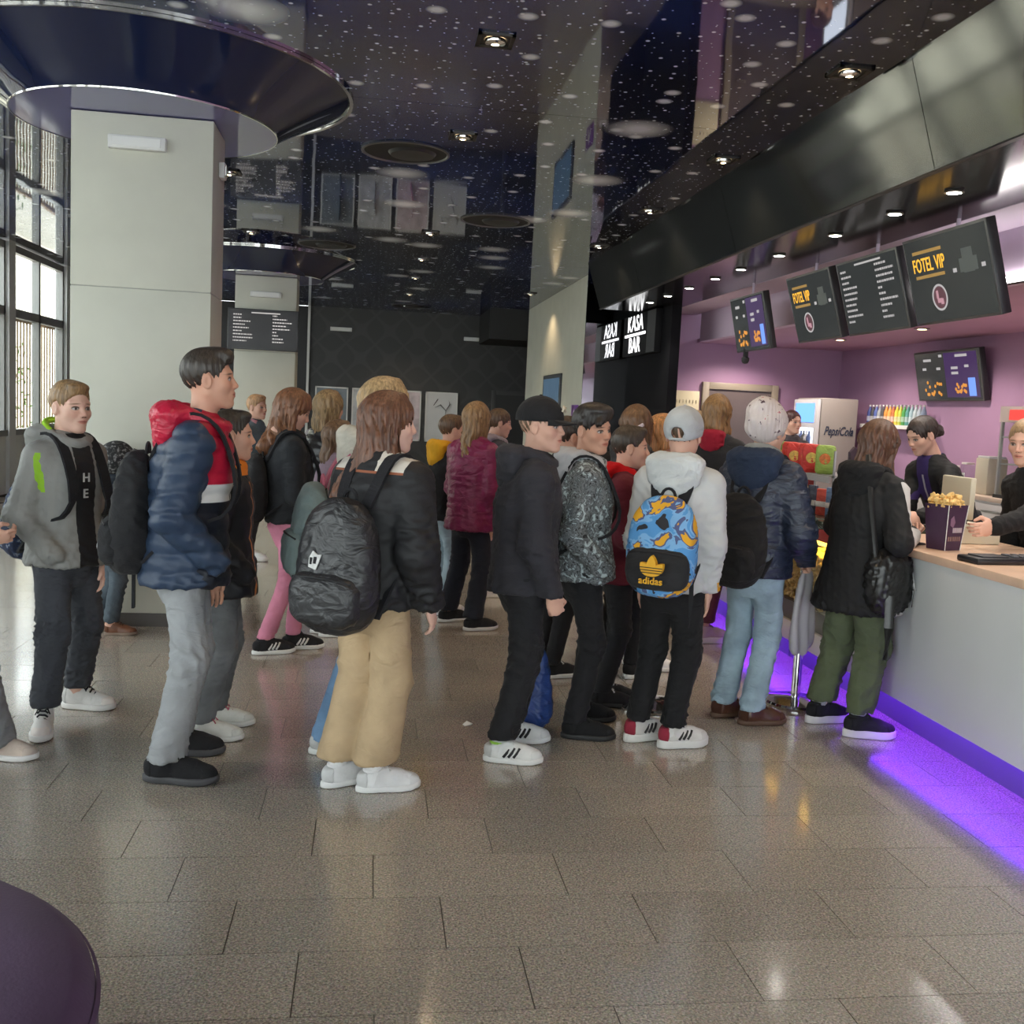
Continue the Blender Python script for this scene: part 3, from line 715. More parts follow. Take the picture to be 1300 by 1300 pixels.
def backpack(p, label, col, size=(.15, .085, .205), drop=.0, kind='cotton', mat=None, pocket=None, sag=.0, straps=True, lod=1, group='school backpacks worn in the queue', strapcol=None, side=0, gap=.0, trail=False):
    """a rucksack on the back of person p; its own thing, origin at its lowest point"""
    H = p['H']; nb, pel = p['nb'], p['pel']; bk = p['bk']
    sx, sy, sz = size
    yb = (nb[1] + pel[1]) / 2 - .082 * H - bk - gap
    c = np.array([(nb[0] + pel[0]) / 2 + side, yb - sy * .75, nb[2] - .045 * H - sz - drop])
    base = np.array([c[0], c[1], c[2] - sz]); w = to_world(p, base)
    root = thing('backpack', label, 'backpack', tuple(w), -p['hd'], group)
    hv = .009 if lod == 1 else .014
    SEED[0] += 3; seed = SEED[0]
    def f(P):
        q = P - c.astype(np.float32); tz = np.clip((q[:, 2] + sz) / (2 * sz), 0, 1)
        a = sx * (1.04 - .22 * tz ** 3); b = sy * (1.12 - .45 * tz)
        n = 2.8; e = (np.abs(q[:, 0] / a) ** n + np.abs((q[:, 1] + .02 * (1 - tz)) / b) ** n + np.abs(q[:, 2] / sz) ** 3.2) ** (1 / n)
        return (e - 1) * min(sx, sy)
    V, Q = nets(f, c - np.array([sx + .05, sy + .08, sz + .05]), c + np.array([sx + .05, sy + .05, sz + .05]), hv); Nn = vnorm(V, Q)
    V = V + Nn * folds(V, seed, .12, .008 + sag, 1.2)[:, None]
    m = mat or fab(col, kind)
    body = obj('bag_body', mesh('bag_body', V - base.astype(np.float32), Q), m, root)
    pm = pocket['mat'] if pocket and 'mat' in pocket else m
    if pocket is not None:
        ph = pocket.get('h', .45) * sz; pc = c + np.array([0, -sy * .80, -sz + ph + .035])
        def g(P):
            q = P - pc.astype(np.float32); e = (np.abs(q[:, 0] / (sx * .92)) ** 3.5 + np.abs(q[:, 1] / (sy * .62)) ** 2.5 + np.abs(q[:, 2] / ph) ** 3.5) ** (1 / 3); return (e - 1) * sy * .5
        V, Q = nets(g, pc - np.array([sx + .03, sy, ph + .04]), pc + np.array([sx + .03, sy, ph + .04]), hv); Nn = vnorm(V, Q); V = V + Nn * folds(V, seed + 1, .10, .006 + sag, 1.2)[:, None]
        po = obj('front_pocket', mesh('front_pocket', V - base.astype(np.float32), Q), pm, root)
        B().tube([(x, pc[1] - base[1] - sy * .50 * (1 - (x / sx) ** 2) - .006, pc[2] - base[2] + ph * .86 - .02 * (x / sx) ** 2) for x in np.linspace(-sx * .82, sx * .82, 9)], .004, 6).build('zip', fab((.015, .015, .017), 'rubber'), po, True)
    sc_ = fab(strapcol, 'cotton') if strapcol else fab((.015, .015, .018), 'cotton')
    B().tube([(-.032 * math.cos(q), sy * .45, 2 * sz - .012 + .042 * math.sin(q)) for q in np.linspace(0, math.pi, 9)], .007, 6).build('handle', sc_, root, True)
    if straps:
        for i, s in enumerate((-1, 1)):
            a = p['J']['arm', i][0]; bk2 = bk + .050
            pts = [(s * .055 + c[0], yb - .005, c[2] + sz - .03), (s * .07 + c[0], yb + .022, max(c[2] + sz + .03, nb[2] - .075 * H)), (a[0] - s * .055, nb[1] - .045 - bk, nb[2] + .002 + bk * .6), (a[0] - s * .052, nb[1] + .02, nb[2] + .012 + bk * .8), (a[0] - s * .05, nb[1] + .075 + bk, nb[2] - .045), (a[0] - s * .045, (nb[1] + pel[1]) / 2 + .088 * H + bk, nb[2] - .14 * H), (a[0] - s * .02, (nb[1] + pel[1]) / 2 + .06 * H + bk, nb[2] - .21 * H), (a[0] - s * .005, (nb[1] + pel[1]) / 2 - .02, nb[2] - .235 * H), (s * sx * .8 + c[0], yb - .02, c[2] - sz * .75)]
            pts = [Vector(q_) - Vector(base) for q_ in pts]
            sm = []
            for k in range(len(pts) - 1):
                for u in (0, .34, .67):
                    p0, p1, p2, p3 = pts[max(k - 1, 0)], pts[k], pts[k + 1], pts[min(k + 2, len(pts) - 1)]
                    sm.append(.5 * ((2 * p1) + (-p0 + p2) * u + (2 * p0 - 5 * p1 + 4 * p2 - p3) * u * u + (-p0 + 3 * p1 - 3 * p2 + p3) * u ** 3))
            sm.append(pts[-1])
            nrm = len(sm); rad = [.024 if k < nrm * .62 else .012 for k in range(nrm)]
            b_ = B(); VV = []; FF = []
            for k, q_ in enumerate(sm):          # flat webbing: width across x, thin outwards
                d = (sm[min(k + 1, nrm - 1)] - sm[max(k - 1, 0)]).normalized(); xa = Vector((1, 0, 0)); xa = (xa - d * xa.dot(d)).normalized(); na = d.cross(xa); w_ = rad[k]; t_ = .006
                VV += [q_ - xa * w_ - na * t_, q_ + xa * w_ - na * t_, q_ + xa * w_ + na * t_, q_ - xa * w_ + na * t_]
                if k:
                    o = 4 * k; FF += [(o - 4 + j, o - 4 + (j + 1) % 4, o + (j + 1) % 4, o + j) for j in range(4)]
            b_.add(VV, FF).build('shoulder_strap', sc_, root)
    return root, (body.data, po.data if pocket is not None else None), (sx, sy, sz)
# ---------------------------------------------------------------- setting: materials
def granite():
    m = bpy.data.materials.new('granite_tile'); t, p = nt(m)
    g = node(t, 'ShaderNodeNewGeometry'); oi = node(t, 'ShaderNodeObjectInfo')
    n1 = node(t, 'ShaderNodeTexNoise'); n1.inputs['Scale'].default_value = 150; n1.inputs['Detail'].default_value = 3; n1.inputs['Roughness'].default_value = .7; L(t, g.outputs['Position'], n1.inputs['Vector'])
    n2 = node(t, 'ShaderNodeTexVoronoi'); n2.inputs['Scale'].default_value = 190; L(t, g.outputs['Position'], n2.inputs['Vector'])
    n3 = node(t, 'ShaderNodeTexNoise'); n3.inputs['Scale'].default_value = 2.2; n3.inputs['Detail'].default_value = 2; L(t, g.outputs['Position'], n3.inputs['Vector'])
    r = node(t, 'ShaderNodeValToRGB'); e = r.color_ramp.elements; e.new(.5); e.new(.5)
    for i, (a, c) in enumerate(((.28, (.045, .040, .036)), (.42, (.175, .157, .137)), (.56, (.275, .247, .215)), (.72, (.46, .42, .375)))): e[i].position = a; e[i].color = c4(c)
    L(t, n1.outputs['Fac'], r.inputs[0])
    mx = node(t, 'ShaderNodeMix', data_type='RGBA', blend_type='MULTIPLY'); mx.inputs[0].default_value = .45; L(t, r.outputs[0], mx.inputs[6]); L(t, n2.outputs['Color'], mx.inputs[7])
    hs_ = node(t, 'ShaderNodeHueSaturation'); hs_.inputs['Saturation'].default_value = .35; L(t, mx.outputs[2], hs_.inputs['Color'])
    tw = node(t, 'ShaderNodeMix', data_type='RGBA', blend_type='MULTIPLY'); tw.inputs[0].default_value = 1; L(t, hs_.outputs[0], tw.inputs[6]); tw.inputs[7].default_value = (1.86, 1.69, 1.48, 1)
    ad = node(t, 'ShaderNodeMath', operation='MULTIPLY_ADD'); ad.inputs[1].default_value = .16; ad.inputs[2].default_value = .92; L(t, oi.outputs['Random'], ad.inputs[0])
    sc = node(t, 'ShaderNodeVectorMath', operation='SCALE'); L(t, tw.outputs[2], sc.inputs[0]); L(t, ad.outputs[0], sc.inputs['Scale'])
    L(t, sc.outputs[0], p.inputs['Base Color'])
    p.inputs['Roughness'].default_value = .20
    p.inputs['Specular IOR Level'].default_value = .6; p.inputs['Coat Weight'].default_value = .6; p.inputs['Coat Roughness'].default_value = .10
    return m
def starry():
    """stretched gloss foil printed with a night sky"""
    m = bpy.data.materials.new('starry_gloss_ceiling'); t, p = nt(m)
    g = node(t, 'ShaderNodeNewGeometry')
    n = node(t, 'ShaderNodeTexNoise'); n.inputs['Scale'].default_value = .45; n.inputs['Detail'].default_value = 4; L(t, g.outputs['Position'], n.inputs['Vector'])
    r = node(t, 'ShaderNodeValToRGB'); e = r.color_ramp.elements; e.new(.5)
    for i, (a, c) in enumerate(((.34, (.008, .008, .014)), (.5, (.007, .012, .050)), (.62, (.014, .030, .15)))): e[i].position = a; e[i].color = c4(c)
    L(t, n.outputs['Fac'], r.inputs[0]); col = r.outputs[0]
    def dots(scale, r0, r1, pick, off, col, stretch=1.0):
        mp = node(t, 'ShaderNodeMapping'); mp.inputs['Location'].default_value = off; mp.inputs['Scale'].default_value = (scale, scale * stretch, 0); L(t, g.outputs['Position'], mp.inputs[0])
        v = node(t, 'ShaderNodeTexVoronoi', voronoi_dimensions='2D'); v.inputs['Scale'].default_value = 1; L(t, mp.outputs[0], v.inputs['Vector'])
        a = node(t, 'ShaderNodeMapRange'); a.inputs['From Min'].default_value = r1; a.inputs['From Max'].default_value = r0; L(t, v.outputs['Distance'], a.inputs['Value'])
        s = node(t, 'ShaderNodeSeparateColor'); L(t, v.outputs['Color'], s.inputs[0]); gt = node(t, 'ShaderNodeMath', operation='GREATER_THAN'); gt.inputs[1].default_value = pick; L(t, s.outputs[0], gt.inputs[0])
        mu = node(t, 'ShaderNodeMath', operation='MULTIPLY'); L(t, a.outputs[0], mu.inputs[0]); L(t, gt.outputs[0], mu.inputs[1])
        x = node(t, 'ShaderNodeMix', data_type='RGBA'); L(t, mu.outputs[0], x.inputs[0]); L(t, col, x.inputs[6]); x.inputs[7].default_value = (.85, .9, .96, 1); return x.outputs[2]
    col = dots(15, .04, .10, .55, (.3, .7, 0), col); col = dots(7, .05, .10, .45, (3.3, 1.7, 0), col); col = dots(2.2, .05, .13, .5, (5.1, 2.2, 0), col); col = dots(.8, .04, .20, .5, (1.4, 8.8, 0), col)
    L(t, col, p.inputs['Base Color']); p.inputs['Roughness'].default_value = .035; p.inputs['IOR'].default_value = 2.8; p.inputs['Specular IOR Level'].default_value = .5
    nb_ = node(t, 'ShaderNodeTexNoise'); nb_.inputs['Scale'].default_value = .8; L(t, g.outputs['Position'], nb_.inputs['Vector'])
    b = node(t, 'ShaderNodeBump'); b.inputs['Strength'].default_value = .10; b.inputs['Distance'].default_value = .03; L(t, nb_.outputs['Fac'], b.inputs['Height']); L(t, b.outputs[0], p.inputs['Normal'])
    return m
def damask():
    m = bpy.data.materials.new('damask_wallpaper'); t, p = nt(m)
    g = node(t, 'ShaderNodeNewGeometry'); sp = node(t, 'ShaderNodeSeparateXYZ'); L(t, g.outputs['Position'], sp.inputs[0])
    def mth(op, a, b=None):
        x = node(t, 'ShaderNodeMath', operation=op)
        for k, s in enumerate((a, b)):
            if s is None: continue
            if isinstance(s, (int, float)): x.inputs[k].default_value = s
            else: L(t, s, x.inputs[k])
        return x.outputs[0]
    a = mth('ABSOLUTE', mth('SINE', mth('MULTIPLY', sp.outputs[0], 5.2))); b = mth('ABSOLUTE', mth('COSINE', mth('MULTIPLY', sp.outputs[2], 5.2)))
    d = mth('ABSOLUTE', mth('SUBTRACT', a, b)); mr = node(t, 'ShaderNodeMapRange'); mr.inputs['From Min'].default_value = .12; mr.inputs['From Max'].default_value = .24; L(t, d, mr.inputs['Value'])
    x = node(t, 'ShaderNodeMix', data_type='RGBA'); L(t, mr.outputs[0], x.inputs[0]); x.inputs[6].default_value = (.060, .060, .060, 1); x.inputs[7].default_value = (.046, .046, .047, 1)
    L(t, x.outputs[2], p.inputs['Base Color']); p.inputs['Roughness'].default_value = .55
    return m
GRAN = granite(); STAR = starry(); DAM = damask()
PLAST = M('white_plaster', (.60, .595, .51), .75, var=(3, .04), bump=(25, .08))
PURP = M('purple_wall_paint', (.36, .215, .345), .55, var=(2, .05)); LILAC = M('lilac_paint', (.58, .47, .60), .6, var=(2, .04))
BLK = M('black_satin_panel', (.008, .008, .010), .75, spec=.08); GLOSS = M('black_reflective_foil', (.012, .014, .014), .09, spec=.8, bump=(1.2, .06), ior=1.75)
BMAT = M('matt_black', (.012, .012, .013), .6, var=(5, .1)); ALU = M('brushed_aluminium', (.5, .5, .49), .35, metal=1); CHROME = M('chrome', (.75, .75, .75), .08, metal=1)
WHITE = M('white_plastic', (.72, .72, .70), .4); CPANEL = M('white_counter_laminate', (.62, .65, .66), .35, var=(2, .03)); WOODT = M('pale_wood_worktop', (.72, .50, .36), .35, var=(6, .12))
def glass_mat(name, tint=(1, 1, 1), gl=.12):
    if name in MATS: return MATS[name]
    m = bpy.data.materials.new(name); m.use_nodes = True; t = m.node_tree; t.nodes.remove(t.nodes['Principled BSDF']); o = t.nodes['Material Output']; MATS[name] = m
    a = node(t, 'ShaderNodeBsdfTransparent'); a.inputs[0].default_value = c4(tint); b = node(t, 'ShaderNodeBsdfGlossy'); b.inputs['Roughness'].default_value = .02; lw = node(t, 'ShaderNodeLayerWeight'); pw = node(t, 'ShaderNodeMath', operation='POWER'); pw.inputs[1].default_value = 4; L(t, lw.outputs['Facing'], pw.inputs[0]); f = node(t, 'ShaderNodeMath', operation='MULTIPLY_ADD'); f.inputs[1].default_value = .35; f.inputs[2].default_value = .035; L(t, pw.outputs[0], f.inputs[0])
    x = node(t, 'ShaderNodeMixShader'); L(t, f.outputs[0], x.inputs[0]); L(t, a.outputs[0], x.inputs[1]); L(t, b.outputs[0], x.inputs[2]); L(t, x.outputs[0], o.inputs[0]); return m
GLASS = glass_mat('clear_window_glass', (.93, .96, .95))
def E(name, col, s): return M(name, (.02, .02, .02), .5, emit=col, es=s)

# ---------------------------------------------------------------- floor
floor = bx('floor', (XF - .1, YR, -.12), (BX + .2, YB + .3, -.005), M('floor_grout', (.10, .095, .085), .8), kind='structure')
TL, TW = .6055, .298
def tile_me():
    b = B(); g = .0016; h = .004; a, c = TL / 2 - g, TW / 2 - g
    V = [(-a, -c, -.005), (a, -c, -.005), (a, c, -.005), (-a, c, -.005), (-a, -c, 0), (a, -c, 0), (a, c, 0), (-a, c, 0)]
    return b.add(V, [(4, 5, 6, 7), (0, 1, 5, 4), (1, 2, 6, 5), (2, 3, 7, 6), (3, 0, 4, 7)])
tb_ = tile_me(); tme = tb_.me('tile'); tme.materials.append(GRAN)
slots = []
for n_ in range(-24, 66):
    y = 2.373 + TW * (n_ + .5); x0 = -.149 - .2025 * n_
    k0 = math.ceil((XF - x0) / TL) - 1
    x = x0 + (k0 + .5) * TL
    while x < BX:
        if YR < y < YB and XF + .2 < x: slots.append((x, y))
        x += TL
def seen(x, y):
    az_ = math.degrees(math.atan2(x, y)); return y > 1.9 and -23 < az_ < 38 and x < CX
vis = sorted([s for s in slots if seen(*s)], key=lambda s: s[0] ** 2 + s[1] ** 2); keep = set(vis[:300])
rest = B()
for s in slots:
    if s in keep: obj('tile', tme, None, floor, (s[0], s[1], 0))
    else: rest.add([(v[0] + s[0], v[1] + s[1], v[2]) for v in tb_.V], tb_.F)
rest.build('tile_field', GRAN, floor, kind='stuff')

# ---------------------------------------------------------------- ceiling
ceil_ = bx('ceiling', (XF - .1, YR, ZC + .02), (BX + .2, YB + .3, ZC + .12), BMAT, kind='structure')
for a, b_ in ((YR, .0), (.004, 6.84), (6.846, 13.7), (13.706, YB)):
    bx('ceiling_panel', (XF, a, ZC), (2.95, b_, ZC + .02), STAR, ceil_)
for a, b_ in ((13.306, YB),): bx('ceiling_panel', (2.953, a, ZC), (BX, b_, ZC + .02), STAR, ceil_)

# ---------------------------------------------------------------- walls
bx('wall_back', (-1.38, YB, 0), (4.3, YB + .15, ZC), DAM, kind='structure')
bx('wall_back_dark', (XF, YB + .1, 0), (-1.38, YB + .25, ZC), M('dark_passage_wall', (.016, .016, .018), .5), kind='structure')
bx('trim_1', (-1.41, YB - .05, 0), (-1.36, YB + .02, ZC), WHITE, kind='structure')
bx('wall_white', (XW, YM + .01, 0), (XW + .22, 19.86, ZC), PLAST, kind='structure')
bx('wall_passage', (4.2, 14.4, 0), (4.35, YB, ZC), M('dark_passage_wall', (.016, .016, .018)), kind='structure')
MIR = M('dark_mirror_panel', (.52, .53, .55), .03, metal=1)
bx('wall_mirror', (XW, YM - .02, 0), (XK, YM + .01, ZC), MIR, kind='structure')
bx('wall_sign', (XK, 12.2, 0), (XK + .12, YM, ZC), BLK, kind='structure')
bx('wall_bar_back', (XK + .1, BY, 0), (BX, BY + .1, 3.0), PURP, kind='structure')
bx('wall_bar_side', (BX, YR, 0), (BX + .1, BY + .1, 3.0), PURP, kind='structure')
bx('trim_2', (2.2, 19.9, 2.85), (4.2, YB - .01, ZC - .002), BMAT, kind='structure')
# glazed rear wall of the lobby, behind the viewer
def window(nm, lo, hi, axis, trans=(2.5,), mul=1, base=.86, basemat=None, slats=False):
    """framed window in the wall plane; axis 'y' runs along y at constant x, axis 'x' along x at constant y"""
    r = bpy.data.objects.new(nm, None); COL.objects.link(r); r['kind'] = 'structure'
    (u0, w), (u1, z1) = lo, hi
    def pt(u0_, u1_, d0, d1, a, b): return ((w + d0, u0_, a), (w + d1, u1_, b)) if axis == 'y' else ((u0_, w + d0, a), (u1_, w + d1, b))
    fr = M('grey_window_frame', (.26, .26, .25), .45)
    def bar(name, *a, m=fr): l_, h_ = pt(*a); return bx(name, l_, h_, m, r)
    bar('frame', u0, u0 + .06, -.05, .05, base, z1); bar('frame', u1 - .06, u1, -.05, .05, base, z1); bar('frame', u0, u1, -.05, .05, z1 - .10, z1); bar('sill', u0, u1, -.06, .08, base - .06, base + .02)
    us = [u0 + (u1 - u0) * k / (mul + 1) for k in range(mul + 2)]
    for u in us[1:-1]: bar('mullion', u - .04, u + .04, -.05, .05, base, z1 - .1)
    for z in trans: bar('transom', u0, u1, -.05, .05, z - .06, z + .06)
    zs = [base] + list(trans) + [z1 - .1]
    for a, b_ in zip(us[:-1], us[1:]):
        for c, d in zip(zs[:-1], zs[1:]): bar('pane', a + .04, b_ - .04, -.006, .006, c + .04, d - .04, m=GLASS)
    bar('base_panel', u0, u1, -.05, .05, 0, base - .06, m=basemat or M('grey_base_panel', (.62, .62, .59), .5, var=(3, .08)))
    return r
bays = [15.0 + 2.62 * k for k in range(-7, 3)]
for i, y in enumerate(bays):
    window('window_%d' % (i + 1), (y, XF), (y + 2.37, ZC - .02), 'y')
    bx('trim_%d' % (10 + i), (XF - .08, y - .25, 0), (XF + .10, y, ZC), M('white_post', (.62, .62, .60), .5), kind='structure')
for i in range(4):
    x = XF + .2 + 2.8 * i
    window('window_%d' % (20 + i), (x, YR), (x + 2.6, ZC - .02), 'x', trans=(2.5,), base=.3)
    bx('trim_%d' % (30 + i), (x - .2, YR - .08, 0), (x, YR + .08, ZC), M('white_post', (.62, .62, .60), .5), kind='structure')

# ---------------------------------------------------------------- outside the windows
bx('terrace_ground', (-40, -30, -.3), (XF - .1, 45, -.06), M('pale_paving', (.42, .40, .36), .8, var=(1.5, .15)), kind='structure')
tag(bx('neighbour_house', (-24, 20, -.1), (-13, 44, 7.0), M('cream_render', (.62, .58, .46), .8, var=(.6, .08))), 'cream rendered house seen through the left windows', 'building')
SL = M('rope_slat', (.24, .15, .09), .8, bump=(60, .5)); 
scr = thing('slat_screen', 'screen of thin vertical wooden slats outside the left windows', 'screen', (XF - .35, 12, 0))
sm_ = B().box((-.007, -.016, .8), (.007, .016, 2.46)).me('slat'); sm_.materials.append(SL)
for k in range(100):
    y = 8.2 + k * .142 - 12
    if -.06 < ((y + 12 - 15.0) % 2.62) < .05: continue
    obj('slat', sm_, None, scr, (0, y, 0))
bx('rail', (-.03, -3.9, .72), (.03, 10.4, .80), SL, scr); bx('rail', (-.03, -3.9, 2.46), (.03, 10.4, 2.52), SL, scr)
def shrub(label, loc, h, r, col, n=420, seed=1):
    rs = random.Random(seed); t_ = thing('shrub', label, 'shrub', loc, 0, 'plants on the terrace')
    stem = B()
    for k in range(6):
        a = rs.uniform(0, 6.28); stem.tube([(0, 0, 0), (.2 * r * math.cos(a), .2 * r * math.sin(a), h * .4), (.6 * r * math.cos(a), .6 * r * math.sin(a), h * .8)], [.02, .015, .006], 5)
    stem.build('stem', M('bark', (.12, .08, .05), .9), t_)
    lf = B()
    for k in range(n):
        a, q, z = rs.uniform(0, 6.28), r * math.sqrt(rs.random()), h * (.2 + .8 * rs.random()); q *= 1.1 - .5 * abs(z / h - .5)
        c = Vector((q * math.cos(a), q * math.sin(a), z)); d = Vector((rs.gauss(0, 1), rs.gauss(0, 1), rs.gauss(0, .7))).normalized(); e = d.orthogonal().normalized(); s = rs.uniform(.04, .08)
        lf.add([c - d * s, c + e * s * .4, c + d * s, c - e * s * .4], [(0, 1, 2, 3)])
    lf.build('foliage', M('leaf_%d' % seed, col, .6, var=(6, .3)), t_, kind='stuff')
shrub('bright yellow-green shrub behind the slatted screen', (XF - 1.6, 17.0, -.06), 1.9, .7, (.36, .42, .05), seed=1)
shrub('dark green shrub behind the slatted screen', (XF - 1.8, 19.4, -.06), 2.3, .8, (.10, .18, .04), seed=2)
shrub('low yellow flowering shrub on the terrace near the post', (XF - 1.3, 15.6, -.06), 1.3, .5, (.45, .40, .06), seed=3)

# ---------------------------------------------------------------- pillars with round ceiling drums
def pillar(label, x0, x1, y0, y1, lab2):
    r = thing('pillar', label, 'pillar', ((x0 + x1) / 2, (y0 + y1) / 2, 0), 0, 'square lobby pillars'); a, b_ = (x1 - x0) / 2, (y1 - y0) / 2
    bx('shaft', (-a, -b_, .085), (a, b_, 2.128), PLAST, r, .004); bx('shaft', (-a, -b_, 2.134), (a, b_, 3.175), PLAST, r, .006)
    bx('joint', (-a + .006, -b_ + .006, 2.12), (a - .006, b_ - .006, 2.142), M('grey_joint', (.40, .40, .36), .7), r); bx('plinth', (-a - .012, -b_ - .012, 0), (a + .012, b_ + .012, .085), M('dark_plinth', (.10, .09, .085), .5), r)
    d = thing('ceiling_drum', lab2, 'ceiling drum', ((x0 + x1) / 2 - .03, (y0 + y1) / 2 + .04, 3.18), 0, 'ceiling drums around the pillars')
    prof = [(.80 + .47 * (k / 10) ** 1.15, .27 * (k / 10)) for k in range(11)]
    B().lathe(prof, seg=96).build('flared_side', M('navy_gloss_foil', (.010, .016, .055), .05, spec=.5, ior=1.5), d, True)
    B().lathe([(.02, 0), (.4, 0), (.80, 0)], seg=96).build('underside', M('lavender_gloss_foil', (.17, .165, .36), .06, spec=.6, ior=1.7), d, True)
    B().lathe([(.799, -.004), (.806, -.004), (.808, .004), (.801, .005)], seg=96).build('lower_rim', CHROME, d, True); B().lathe([(1.262, .252), (1.285, .25), (1.285, .268), (1.262, .268)], seg=96).build('upper_rim', CHROME, d, True)
    return r
pillar('square white pillar beside the boy in the grey hooded jacket', -1.87, -1.03, 6.65, 7.13, 'wide round gloss drum around the nearest pillar head')
pillar('far white pillar carrying the dark price board', -1.95, -1.11, 14.7, 15.18, 'smaller looking round gloss drum around the far pillar head')
def em_light(label, loc, rotz=0, w=.34):
    t_ = thing('emergency_light', label, 'emergency light', loc, rotz, 'emergency lights')
    bx('housing', (-w / 2, -.05, -.04), (w / 2, 0, .04), WHITE, t_, .008); bx('diffuser', (-w / 2 + .03, -.056, -.026), (w / 2 - .03, -.048, .026), M('frosted_diffuser', (.8, .8, .78), .3), t_)
em_light('white emergency light box high on the nearest pillar', (-1.475, 6.648, 3.0)); em_light('white emergency light box on the far pillar above the price board', (-1.53, 14.698, 2.92), w=.42)
em_light('white emergency light at left on the dark back wall', (-.72, YB - .002, 3.0), w=.45); em_light('white emergency light at right on the dark back wall', (2.1, YB - .002, 2.95), w=.45)
t_ = thing('smoke_detector', 'small white detector on the side of the nearest pillar', 'detector', (-1.028, 6.9, 2.93)); bx('housing', (0, -.05, -.05), (.04, .05, .05), WHITE, t_, .01); bx('grille', (.04, -.03, -.03), (.046, .03, .03), ALU, t_)

# ---------------------------------------------------------------- ceiling fittings
WARM = E('warm_lamp', (1, .72, .38), 18); COOL = E('white_lamp', (1, .93, .84), 40)
def spot(parent, loc, energy, col, size, blend=.6):
    l = bpy.data.lights.new('lamp', 'SPOT'); l.energy = energy; l.color = col; l.spot_size = math.radians(size); l.spot_blend = blend; l.shadow_soft_size = .05
    o = bpy.data.objects.new('lamp', l); COL.objects.link(o); o.parent = parent; o.location = loc; return o
def square_light(label, loc, grp):
    t_ = thing('downlight', label, 'downlight', loc, 0, grp)
    b = B()
    for lo, hi in (((-.10, -.10, -.012), (-.078, .10, .004)), ((.078, -.10, -.012), (.10, .10, .004)), ((-.10, -.10, -.012), (.10, -.078, .004)), ((-.10, .078, -.012), (.10, .10, .004))): b.box(lo, hi)
    b.build('frame', M('dark_bronze', (.05, .045, .04), .4, metal=.6), t_)
    bx('well', (-.078, -.078, -.002), (.078, .078, .003), BMAT, t_)
    B().lathe([(.02, -.028), (.055, -.020), (.058, -.004)], seg=20).build('reflector', CHROME, t_, True); B().lathe([(.001, -.024), (.03, -.022), (.05, -.014)], seg=20).build('bulb', WARM, t_, True)
    spot(t_, (0, 0, -.05), 22, (1, .74, .46), 120)
for i, y in enumerate((3.53, 5.58, 7.55, 11.78, 13.88, 15.95, 18.35, 20.56)):
    square_light('square ceiling downlight in the middle row, %s from the viewer' % ('just above the view', 'nearest in view', 'second in view', 'third in view', 'fourth in view', 'fifth in view', 'sixth in view', 'farthest')[i], (.577, y, ZC - .001), 'middle row of downlights')
for i, y in enumerate((3.48, 5.53, 7.58, 9.63, 11.83, 17.1)):
    square_light('square ceiling downlight in front of the black soffit, %s from the viewer' % ('just above the view', 'nearest in view', 'second in view', 'third in view', 'fourth in view', 'farthest')[i], (2.55, y, ZC - .001), 'downlights along the soffit')
for i, (x, y) in enumerate(((-1.32, 9.4), (-1.5, 12.6))): square_light('square ceiling downlight behind the nearest pillar, %s one' % ('nearer', 'farther')[i], (x, y, ZC - .001), 'downlights behind the pillar')
for i, (x, y, r) in enumerate(((.184, 8.173, .34), (1.2, 10.76, .36), (-.644, 13.21, .36), (.69, 20.6, .4))):
    t_ = thing('ceiling_vent', 'round dark recessed ceiling vent, %s from the viewer' % ('nearest', 'second', 'third', 'farthest')[i], 'vent', (x, y, ZC), 0, 'round ceiling vents')
    B().lathe([(r, -.001), (r + .004, -.012), (r - .012, -.016), (r - .02, -.004)], seg=48).build('ring', M('grey_metal', (.16, .16, .16), .35, metal=.7), t_, True)
    B().lathe([(r - .02, -.004), (r * .7, -.0035), (.01, -.003)], seg=48).build('opening', M('vent_black', (.006, .006, .006), .7), t_, True)
    B().lathe([(r * .55, -.004), (r * .5, -.026), (.03, -.036), (.001, -.036)], (r * .15, 0, 0), seg=32).build('baffle', M('grey_metal_dull', (.03, .03, .03), .4, metal=.3), t_, True)

# ---------------------------------------------------------------- soffit above the bar counter
SX0, SX1, SZ1, SX2, SX3 = 2.73, 2.92, 2.87, 3.77, 4.2
SY0, SY1 = 0.2, 13.3
sof = bpy.data.objects.new('trim_3', None); COL.objects.link(sof); sof['kind'] = 'structure'
def slope_panel(y0, y1):
    b = B(); V = []
    for y in (y0, y1): V += [(SX0, y, ZC), (SX1, y, SZ1), (SX1 + .03, y, SZ1), (SX0 + .05, y, ZC)]
    return b.add(V, [(0, 1, 5, 4), (1, 2, 6, 5), (2, 3, 7, 6), (3, 0, 4, 7), (0, 3, 2, 1), (4, 5, 6, 7)]).build('sloped_panel', GLOSS, sof)
ys = [SY0, 2.2, 5.2, 8.2, 11.2, SY1]
for a, b_ in zip(ys[:-1], ys[1:]): slope_panel(a + .003, b_ - .003)
bx('underside', (SX1 + .01, SY0, SZ1), (SX2, SY1, SZ1 + .04), M('black_gloss_underside', (.010, .009, .010), .14, spec=.6), sof)
bx('edge_strip', (SX1 - .012, SY0, SZ1 - .006), (SX1 + .02, SY1, SZ1 + .004), M('dark_edge', (.02, .02, .02), .4), sof)
bx('inner_underside', (SX2, SY0, SZ1 - .004), (SX3 + .02, SY1, SZ1 + .04), LILAC, sof)
bx('bulkhead', (SX3, SY0, BZ), (SX3 + .1, SY1 - .35, SZ1), LILAC, sof); bx('end_cap', (SX1, SY1 - .04, SZ1), (SX3, SY1, ZC), BLK, sof)
